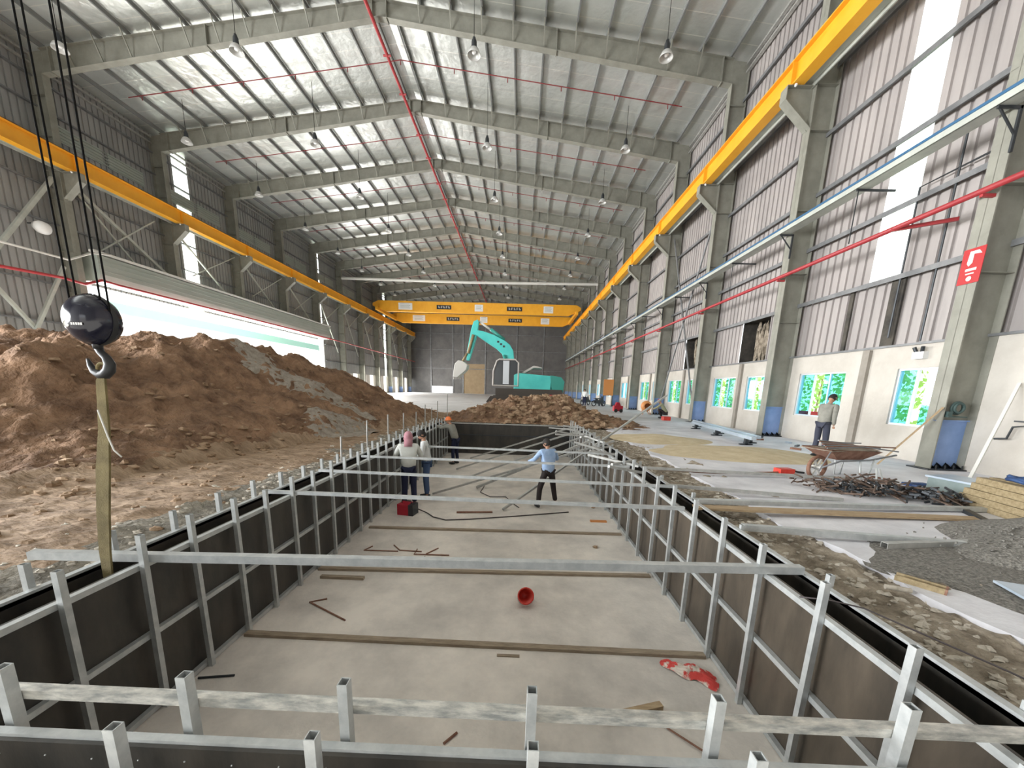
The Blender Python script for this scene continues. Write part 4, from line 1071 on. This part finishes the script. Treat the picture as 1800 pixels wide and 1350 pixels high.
# long tubes and boards on the slab
def lt_(p, q, w, h, m_, lab, nm='long_tube', hol=True):
    mb = MB(); (mb.rhs if hol else mb.bar)((p[0], p[1], h/2+p[2]), (q[0], q[1], h/2+q[2]), w, h)
    tag(mb.build(nm, m_), lab, 'tube' if hol else 'board', 'long tubes and boards on the right slab')
lt_((2.62, 4.12, .06), (5.0, 3.98, .0), .07, .07, 'galv', 'galvanised tube on the slab starting at the right formwork posts')
lt_((4.0, 3.86, .0), (5.25, 4.05, .0), .07, .07, 'galv_far', 'short galvanised tube lying just in front of the longest one')
lt_((2.45, 5.0, .1), (7.2, 5.42, .0), .09, .06, 'galv', 'long pale tube from the right formwork to the timber stack')
lt_((2.4, 4.82, .08), (6.4, 4.98, 0), .16, .03, 'wood', 'long grey brown plank beside the long pale tube', 'plank', False)
lt_((2.4, 5.85, .1), (5.1, 5.7, 0), .05, .05, 'galv_far', 'short tube crossing the right rim near the fourth post')
lt_((2.5, 7.2, .1), (6.6, 7.3, .0), .06, .05, 'galv_far', 'tube on the slab left of the wheelbarrow, farther one')
lt_((6.72, 5.6, 0), (6.15, 4.6, 0), .08, .05, 'dark_steel', 'dark beam on the slab just left of the timber stack', 'dark_beam', False)
# steel beams on trestles farther back
for i, (p, q) in enumerate((((7.3, 11.6), (8.1, 17.5)), ((7.7, 12.0), (8.6, 18.5)))):
    t = empty('steel_beam', (p[0], p[1], 0), label=['bluish steel beam on low trestles on the far slab, nearer the pit', 'bluish steel beam on low trestles on the far slab, nearer the wall'][i], cat='beam', group='steel beams on low trestles')
    dx, dy = q[0]-p[0], q[1]-p[1]
    MB().bar((0, 0, .26), (dx, dy, .26), .14, .1).build('beam', 'sheet_blue', t)
    for f_ in (.08, .5, .92): MB().bar((dx*f_-.2, dy*f_, .02), (dx*f_+.2, dy*f_, .02), .1, .04).box((dx*f_-.05, dy*f_-.05, 0), (dx*f_+.05, dy*f_+.05, .21)).build('trestle', 'dark_steel', t)
rnd = random.Random(21)
for i in range(9):
    x = 8.6+rnd.uniform(-.3, .9); y = 11.2+i*.75; a = rnd.uniform(0, PI); L = rnd.uniform(.15, .35)
    tag(MB().bar((x, y, .03), (x+L*math.cos(a), y+L*math.sin(a), .03), .06, .06).build('scrap_block', ['rust', 'dark_steel', 'sheet_blue'][i % 3]), 'small scrap piece at the foot of the right wall, %s going away from the wheelbarrow' % ORD[i], 'scrap', 'scrap pieces along the right wall')
# sand patches, gravel, sheet, trough
def patch(name, cx_, cy_, rx, ry, hh, m_, lab, cat, seed):
    mb = MB(); n = 40; r_ = 16; k = 0
    for i in range(r_+1):
        for j in range(n):
            a = 2*PI*j/n; q = i/r_; e = 1+.3*noise.noise(Vector((math.cos(a)*1.5, math.sin(a)*1.5, seed)))
            x = cx_+rx*q*e*math.cos(a); y = cy_+ry*q*e*math.sin(a)
            mb.v.append((x, y, max(0.003, hh*(1-q)**.8+.18*hh*fbm(x, y, seed, 4, 3)*(1-q)) if i < r_ else -.01))
    for i in range(r_):
        for j in range(n):
            j2 = (j+1) % n; mb.f.append((i*n+j, (i+1)*n+j, (i+1)*n+j2, i*n+j2))
    return tag(mb.build(name, m_, smooth=True), lab, cat, kind='stuff')
patch('sand_patch', 6.1, 10.2, 2.4, 1.5, .12, 'sand', 'flat patch of yellow sand on the slab beside the pit', 'sand', 1)
patch('sand_patch', 4.7, 12.8, 1.6, 1.5, .16, 'sand', 'patch of pale sand on the slab near the far end of the pit', 'sand', 4)
patch('gravel_heap', 6.6, 3.65, 1.9, 1.1, .52, 'gravel', 'heap of grey gravel at the right edge', 'gravel', 2)
patch('gravel_spread', 4.7, 3.3, 1.2, .9, .03, 'gravel', 'thin spread of grey gravel in front of the gravel heap', 'gravel', 6)
rnd = random.Random(31); mb = MB()
for i in range(1300):
    a = rnd.uniform(0, 2*PI); q = abs(rnd.gauss(0, .5)); x = 6.4+2.0*q*math.cos(a); y = 3.65+1.1*q*math.sin(a)
    mb.blob((x, y, max(0, .48*(1-min(1, q*.98)))+.004), rnd.uniform(.007, .017), i, .4, 3)
tag(mb.build('gravel_stones', 'gravel'), 'loose grey pebbles lying over the gravel heap', 'gravel', kind='stuff')
tag(MB().prism([(4.25, 3.12), (5.6, 2.6), (5.2, 1.9), (4.05, 2.55)], .03, .05, 'z').build('metal_sheet', 'sheet_blue'), 'pale blue metal sheet lying at the right edge in front of the gravel', 'sheet')
t = empty('timber_offcut', (3.55, 3.06, 0), rz=math.radians(-52), label='yellowish trough shaped timber piece on the broken slab edge', cat='timber')
MB().box((-.15, -.05, 0), (.15, -.035, .05)).box((-.15, .035, 0), (.15, .05, .05)).box((-.15, -.035, 0), (.15, .035, .015)).build('trough', 'wood_yellow', t); MB().box((.15, -.05, 0), (.165, .05, .05)).build('end_block', 'rust', t)
tag(MB().tube([(3.2, 3.0, .01), (3.36, 2.94, .01)], .022, 10).build('concrete_core', 'stone'), 'small round concrete piece beside the timber trough', 'concrete')
# tie wires over the right trench
for i, (y, z) in enumerate(((2.55, .14), )):
    m = MB(); m.tube([(2.12, y, z), (2.3, y-.05, z+.01), (2.48, y-.12, z), (2.9, y-.6, z-.08), (3.3, y-1.2, -.02)], .006, 5)
    tag(m.build('tie_wire', 'cable', smooth=True), 'dark tie wire stretched over the right trench', 'wire')

# ---------------------------------------------------------------- far things along the right wall
t = empty('red_machine', (7.4, 28.5, 0), label='dark red machine standing far along the right wall', cat='machine'); t.scale = (.65,)*3
MB().box((-.5, -.4, .15), (.5, .4, .75)).build('machine_body', 'red_machine', t); MB().prism([(-.35, .75), (.3, .75), (.1, 1.15), (-.2, 1.15)], -.25, .25).build('hopper', 'red_machine', t)
for s in (-1, 1): MB().lathe([(0, -.06), (.2, -.06), (.2, .06), (0, .06)], (.3*s, -.42, .2), 14, Matrix.Rotation(PI/2, 3, 'X')).build('wheel', 'black', t)
t = empty('orange_mixer', (9.0, 26.9, 0), label='round orange drum on legs standing by the far right windows', cat='mixer'); t.scale = (.7,)*3
MB().lathe([(0, -.3), (.42, -.3), (.55, 0), (.45, .35), (.3, .4)], (0, 0, .85), 18, Matrix.Rotation(PI/2, 3, 'X')).build('drum', 'orange', t, True)
for x, y in ((-.4, -.3), (.4, -.3), (-.4, .3), (.4, .3)): MB().bar((x, y, 0), (x*.5, y, .6), .05, .05).build('leg', 'orange', t)
t = empty('orange_board', (8.9, 38.5, 0), label='orange board on two posts far along the right wall', cat='board')
MB().box((-.5, -.03, 1.1), (.5, .03, 2.7)).build('panel', 'orange', t); 
for x in (-.45, .45): MB().box((x-.03, -.03, 0), (x+.03, .03, 1.1)).build('post', 'dark_steel', t)
for i, (x, y, s) in enumerate(((7.9, 38, 1.0), (6.9, 40, 1.1), (8.4, 39.2, .9))):
    t = empty('motorbike', (x, y, 0), rz=.5+.3*i, label='dark parked motorbike far along the right wall, %s' % ['middle of the three', 'leftmost of the three', 'rightmost of the three'][i], cat='motorbike', group='motorbikes parked along the right wall')
    for q, nm in ((-.6, 'wheel'), (.6, 'wheel')): MB().tube([(q+.26*math.cos(2*PI*j/14), 0, .3+.26*math.sin(2*PI*j/14)) for j in range(15)], .05, 6, False).build(nm, 'black', t)
    MB().prism([(-.6, .3), (-.3, .75), (.1, .55), (.4, .95), (.62, .32), (.3, .4), (0, .25), (-.3, .3)], -.12, .12).build('motorbike_body', 'dark_steel', t); MB().box((-.6, -.12, .72), (.0, .12, .82)).build('seat', 'black', t)
    MB().tube([(.42, -.3, 1.05), (.36, 0, 1.0), (.42, .3, 1.05)], .02, 6).build('handlebar', 'dark_steel', t)
tag(MB().box((8.3, 21.6, 0), (8.7, 22.0, .22)).build('red_can', 'red_plastic'), 'small red can on the slab at the crouching worker\'s feet', 'can')

# ---------------------------------------------------------------- people
def skin_mesh(name, chains, m, parent, sub=1):
    """chains: list of lists of (x, y, z, radius); a point shared by position joins the chains"""
    vs = []; es = []; rs = []; idx = {}
    for ch in chains:
        prev = None
        for (x, y, z, r) in ch:
            key = (round(x, 4), round(y, 4), round(z, 4))
            if key not in idx: idx[key] = len(vs); vs.append((x, y, z)); rs.append(r)
            i = idx[key]
            if prev is not None and prev != i: es.append((prev, i))
            prev = i
    me = bpy.data.meshes.new(name); me.from_pydata(vs, es, []); o = bpy.data.objects.new(name, me); COL.objects.link(o)
    o.modifiers.new('skin', 'SKIN')
    if not me.skin_vertices: return o
    for i, r in enumerate(rs):
        rr = r if isinstance(r, tuple) else (r, r)
        me.skin_vertices[0].data[i].radius = rr
    me.skin_vertices[0].data[0].use_root = True
    s = o.modifiers.new('sub', 'SUBSURF'); s.levels = sub; s.render_levels = sub
    dg = bpy.context.evaluated_depsgraph_get(); ev = o.evaluated_get(dg); nm = bpy.data.meshes.new_from_object(ev)
    COL.objects.unlink(o); bpy.data.objects.remove(o)
    nm.materials.clear(); nm.materials.append(MATS[m]); nm.polygons.foreach_set('use_smooth', [True]*len(nm.polygons))
    q = bpy.data.objects.new(name, nm); COL.objects.link(q); q.parent = parent; return q
def V(*a): return Vector(a)
def head_mb(mb, c, fwd, up, r=.1):
    """head as part of the body surface: skull, jaw, nose, ears; fwd = where the face looks"""
    f = fwd.normalized(); s = f.cross(up).normalized(); u = s.cross(f).normalized(); n = 14; m = 20; k = len(mb.v)
    for i in range(n+1):
        th = PI*i/n
        for j in range(m):
            ph = 2*PI*j/m; a = math.sin(th)*math.cos(ph); b = math.sin(th)*math.sin(ph); z = math.cos(th)
            wd = .76-(.14 if z < -.3 else 0)*min(1, -(z+.3)*2 if z < -.3 else 0)
            dp = .95
            if z < -.2 and a < 0: dp = .95+.35*(z+.2)
            q = f*(a*dp*r)+s*(b*wd*r)+u*(z*1.2*r)
            if a > .85 and -.45 < z < .15 and abs(b) < .25: q += f*(.022*(1-abs(z+.15)*2.2))      # nose
            if abs(b) > .93 and abs(z) < .28: q += s*(.014 if b > 0 else -.014)                    # ears
            mb.v.append(tuple(c+q))
    for i in range(n):
        for j in range(m):
            j2 = (j+1) % m; mb.f.append((k+i*m+j, k+(i+1)*m+j, k+(i+1)*m+j2, k+i*m+j2))
def person(label, loc, face_deg, J, shirt, trousers, head='hair', sleeve=1.0, scale=1.0, head_look=None, group=None, hem_k=-.12):
    """J: joints in local space, y forward, x to the right. Keys pel, chest, neck, head, shR, elR, wrR, shL, elL, wrL, hipR, knR, anR, hipL, knL, anL"""
    t = empty('person', loc, math.radians(face_deg), label=label, cat='person', group=group); t.scale = (scale,)*3
    J = {k: V(*v) for k, v in J.items()}
    look = V(*(head_look or (0, 1, -.15)))
    def P(k, r): return (*J[k], r)
    ch = [[P('pel', .095), (*(J['pel'].lerp(J['chest'], .5)), .09), P('chest', .105), P('neck', .05), (*(J['neck'].lerp(J['head'], .75)), .046)]]
    for s in 'RL':
        ch.append([P('chest', .105), P('sh'+s, .052), (*(J['sh'+s].lerp(J['el'+s], .4)), .046), P('el'+s, .036), (*(J['el'+s].lerp(J['wr'+s], .35)), .037), P('wr'+s, .024)])
        ch.append([P('pel', .095), P('hip'+s, .078), (*(J['hip'+s].lerp(J['kn'+s], .4)), .07), P('kn'+s, .05), (*(J['kn'+s].lerp(J['an'+s], .3)), .052), P('an'+s, .034)])
    body = skin_mesh('body', ch, 'skin', t, 1)
    # palms and fingers
    fing = []
    for s in 'RL':
        w = J['wr'+s]; d = (w-J['el'+s]).normalized(); side = d.cross(V(0, 1, .2))
        side = side.normalized() if side.length > .1 else V(1, 0, 0)
        inn = d.cross(side).normalized(); palm = w+d*.075
        fing.append([(*w, .024), (*(w+d*.04), (.034, .018)), (*palm, (.038, .016))])
        for q in range(4):
            o_ = side*((q-1.5)*.019); L = (.068, .078, .072, .056)[q]
            a = palm+o_+d*.005; b = a+d*L*.5+inn*.008; c = b+d*L*.38+inn*.026
            fing.append([(*a, .009), (*b, .0085), (*c, .007)])
        a = w+d*.035-side*.03; fing.append([(*a, .011), (*(a-side*.02+d*.03), .010), (*(a-side*.024+d*.055+inn*.012), .008)])
    hb = MB(); head_mb(hb, J['head'], look, V(0, 0, 1))
    hands = skin_mesh('tmp', fing, 'skin', t, 1)
    # join head and hands into the body surface
    me = body.data
    k = len(me.vertices); vs = [tuple(v.co) for v in me.vertices]+list(hb.v); fs = [tuple(p.vertices) for p in me.polygons]+[tuple(i+k for i in f) for f in hb.f]
    k2 = len(vs); vs += [tuple(v.co) for v in hands.data.vertices]; fs += [tuple(i+k2 for i in p.vertices) for p in hands.data.polygons]
    COL.objects.unlink(hands); bpy.data.objects.remove(hands)
    nm = bpy.data.meshes.new('body'); nm.from_pydata(vs, [], fs); nm.materials.append(MATS['skin']); nm.polygons.foreach_set('use_smooth', [True]*len(nm.polygons)); body.data = nm
    f = look.normalized(); sd = f.cross(V(0, 0, 1)).normalized(); up = sd.cross(f); hc = J['head']
    eb = MB()
    for q in (-1, 1): eb.blob(hc+f*.088+sd*(q*.03)+up*.012, .0125, 1, 0, 5)
    eb.build('eyes', 'hair', body, True)
    mo = MB(); mo.bar(hc+f*.091-sd*.022-up*.058, hc+f*.091+sd*.022-up*.058, .006, .008); mo.build('mouth', 'cap_red', body)
    # shirt
    hem = J['pel'].lerp(J['chest'], hem_k)
    ch = [[(*hem, (.19, .14)), (*J['pel'].lerp(J['chest'], .35), (.165, .122)), (*J['chest'], (.165, .12)), (*J['chest'].lerp(J['neck'], .7), .085), (*J['neck'], .062)]]
    for s in 'RL':
        e = J['el'+s]; w = J['wr'+s]
        arm = [(*J['chest'], (.165, .12)), (*J['sh'+s], .07), (*J['sh'+s].lerp(e, .5), .062), (*e, .055)]
        if sleeve > .5: arm += [(*e.lerp(w, .5), .05), (*e.lerp(w, .88), .042)]
        ch.append(arm)
    skin_mesh('shirt', ch, shirt, t, 2)
    ch = []
    for s in 'RL':
        ch.append([(*J['pel'], (.12, .10)), (*J['hip'+s], .085), (*J['hip'+s].lerp(J['kn'+s], .5), .085), (*J['kn'+s], .072), (*J['kn'+s].lerp(J['an'+s], .5), .066), (*(J['an'+s]+V(0, 0, .03)), .06)])
    skin_mesh('trousers', ch, trousers, t, 2)
    for s in 'RL':
        a = J['an'+s]; sh = MB(); sh.blob(a+V(0, .06, -.035), .1, 3, .05, 8, (.48, 1.35, .42)); sh.build('shoe', 'black', t, True)
    hm = MB(); nn = 10; mm = 20; k = 0
    R_ = {'hair': .108, 'helmet': .128, 'hood': .122, 'cap': .112}[head]
    lim = {'hair': .68, 'helmet': .5, 'hood': .80, 'cap': .5}[head]
    for i in range(nn+1):
        th = PI*lim*i/nn
        for j in range(mm):
            ph = 2*PI*j/mm; a = math.cos(ph)
            tt = th*(1-.42*max(0, a)) if head != 'helmet' else th
            q = f*(math.sin(tt)*a*.98*R_)+sd*(math.sin(tt)*math.sin(ph)*.82*R_)+up*(math.cos(tt)*1.14*R_)
            if head == 'helmet' and i == nn: q = q*1.12+f*(.03 if a > .3 else 0)
            if head == 'hair': q *= 1+.03*noise.noise(q*40)
            hm.v.append(tuple(hc+q+up*.004))
    for i in range(nn):
        for j in range(mm):
            j2 = (j+1) % mm; hm.f.append((i*mm+j, (i+1)*mm+j, (i+1)*mm+j2, i*mm+j2))
    o = hm.build({'hair': 'hair', 'helmet': 'hard_hat', 'hood': 'hood', 'cap': 'cap'}[head], {'hair': 'hair', 'helmet': 'helmet_orange', 'hood': 'hood_pink', 'cap': 'cap_red'}[head], t, True)
    if head == 'hood':
        sc = MB(); sc.tube([tuple(J['neck']+V(0, -.01, -.06)), tuple(J['neck']+V(0, -.005, .05)), tuple(hc+V(0, -.02, -.03))], [.12, .085, .105], 16); sc.build('scarf', 'hood_pink', t, True)
        vz = MB(); vz.prism([(-.08, .06), (.08, .06), (.06, .2), (-.06, .2)], hc.z+.03, hc.z+.045, 'z'); vz.build('visor', 'cap_red', t)
    return t
def stand(lean=0, armR=(.23, .02), armL=(-.23, .02), legs=.09, elR=None, wrR=None, elL=None, wrL=None, kn=0):
    J = dict(pel=(0, 0, .93), chest=(0, lean*.55, 1.28), neck=(0, lean*.85, 1.45), head=(0, lean*1.1+.02, 1.575),
             shR=(.18, lean*.75, 1.39), shL=(-.18, lean*.75, 1.39), hipR=(.09, 0, .88), hipL=(-.09, 0, .88),
             knR=(legs*1.05, .03+kn, .48), knL=(-legs*1.05, .03, .48), anR=(legs*1.25, 0, .085), anL=(-legs*1.25, 0, .085),
             elR=elR or (.25, lean*.7-.02, 1.12), wrR=wrR or (.25, lean*.7+.08, .88), elL=elL or (-.25, lean*.7-.02, 1.12), wrL=wrL or (-.25, lean*.7+.08, .88))
    return J
# face_deg 0 looks along +Y, away from the viewer; +90 looks towards -X
person('person in a pink hood and pale shirt, back to the viewer, in the pit', (-2.5, 8.2, PZ), 12, stand(.06, elR=(.27, .12, 1.14), wrR=(.16, .34, 1.10), elL=(-.3, .1, 1.14), wrL=(-.3, .36, 1.12)), 'shirt_pale', 'trousers_navy', 'hood', scale=1.03)
person('person with dark hair, white shirt and blue jeans, facing left, in the pit', (-2.27, 8.95, PZ), 100, stand(.08, elR=(.24, .1, 1.12), wrR=(.2, .32, 1.05), elL=(-.24, .1, 1.12), wrL=(-.18, .3, 1.0), legs=.07), 'shirt_white', 'trousers_jean', 'hair', head_look=(-.2, .8, -.45), scale=1.02)
person('person with an orange hard hat reaching to the far left pit wall', (-2.3, 13.2, PZ), 65, stand(.26, elR=(.2, .48, 1.32), wrR=(.12, .72, 1.42), elL=(-.2, .48, 1.3), wrL=(-.12, .74, 1.38), legs=.11), 'shirt_grey', 'trousers_navy', 'helmet', scale=1.0)
person('person in a light blue shirt, legs apart, alone in the middle of the pit', (.72, 8.6, PZ), 28, stand(.10, elR=(.33, .14, 1.17), wrR=(.42, .36, 1.12), elL=(-.33, .16, 1.18), wrL=(-.36, .40, 1.08), legs=.2, kn=.04), 'shirt_blue', 'trousers_dark', 'hair', head_look=(-.5, .8, -.3), scale=.97, hem_k=-.42)
person('person in a grey shirt and dark trousers, head bowed, standing behind the wheelbarrow', (8.05, 10.0, 0), -72, stand(.13, elR=(.23, .0, 1.12), wrR=(.22, .05, .86), elL=(-.23, .14, 1.13), wrL=(-.16, .33, 1.0), legs=.1), 'shirt_grey', 'trousers_slate', 'hair', head_look=(0, .75, -.65), scale=1.0)
JC = dict(pel=(0, -.1, .32), chest=(0, .12, .68), neck=(0, .22, .84), head=(0, .3, .96), shR=(.17, .18, .78), shL=(-.17, .18, .78), hipR=(.09, -.08, .3), hipL=(-.09, -.08, .3),
          knR=(.16, .3, .5), knL=(-.16, .3, .5), anR=(.14, .12, .085), anL=(-.14, .12, .085), elR=(.24, .4, .6), wrR=(.14, .6, .5), elL=(-.24, .4, .6), wrL=(-.14, .6, .5))
person('person crouching in olive clothes far along the right wall', (8.9, 23.2, 0), 70, JC, 'shirt_olive', 'trousers_dark', 'cap', scale=1.1, head_look=(0, .8, -.5))
person('person in pale clothes standing among the parked motorbikes at the far right', (6.3, 37.0, 0), 150, stand(.05), 'shirt_white', 'trousers_navy', 'hair', scale=1.0)
# tools the workers hold
tag(MB().bar((-2.95, 13.6, .15), (-2.6, 13.62, .2), .04, .04).build('clamp_tool', 'galv'), 'short tube held against the far left wall by the hard hat worker', 'tube')
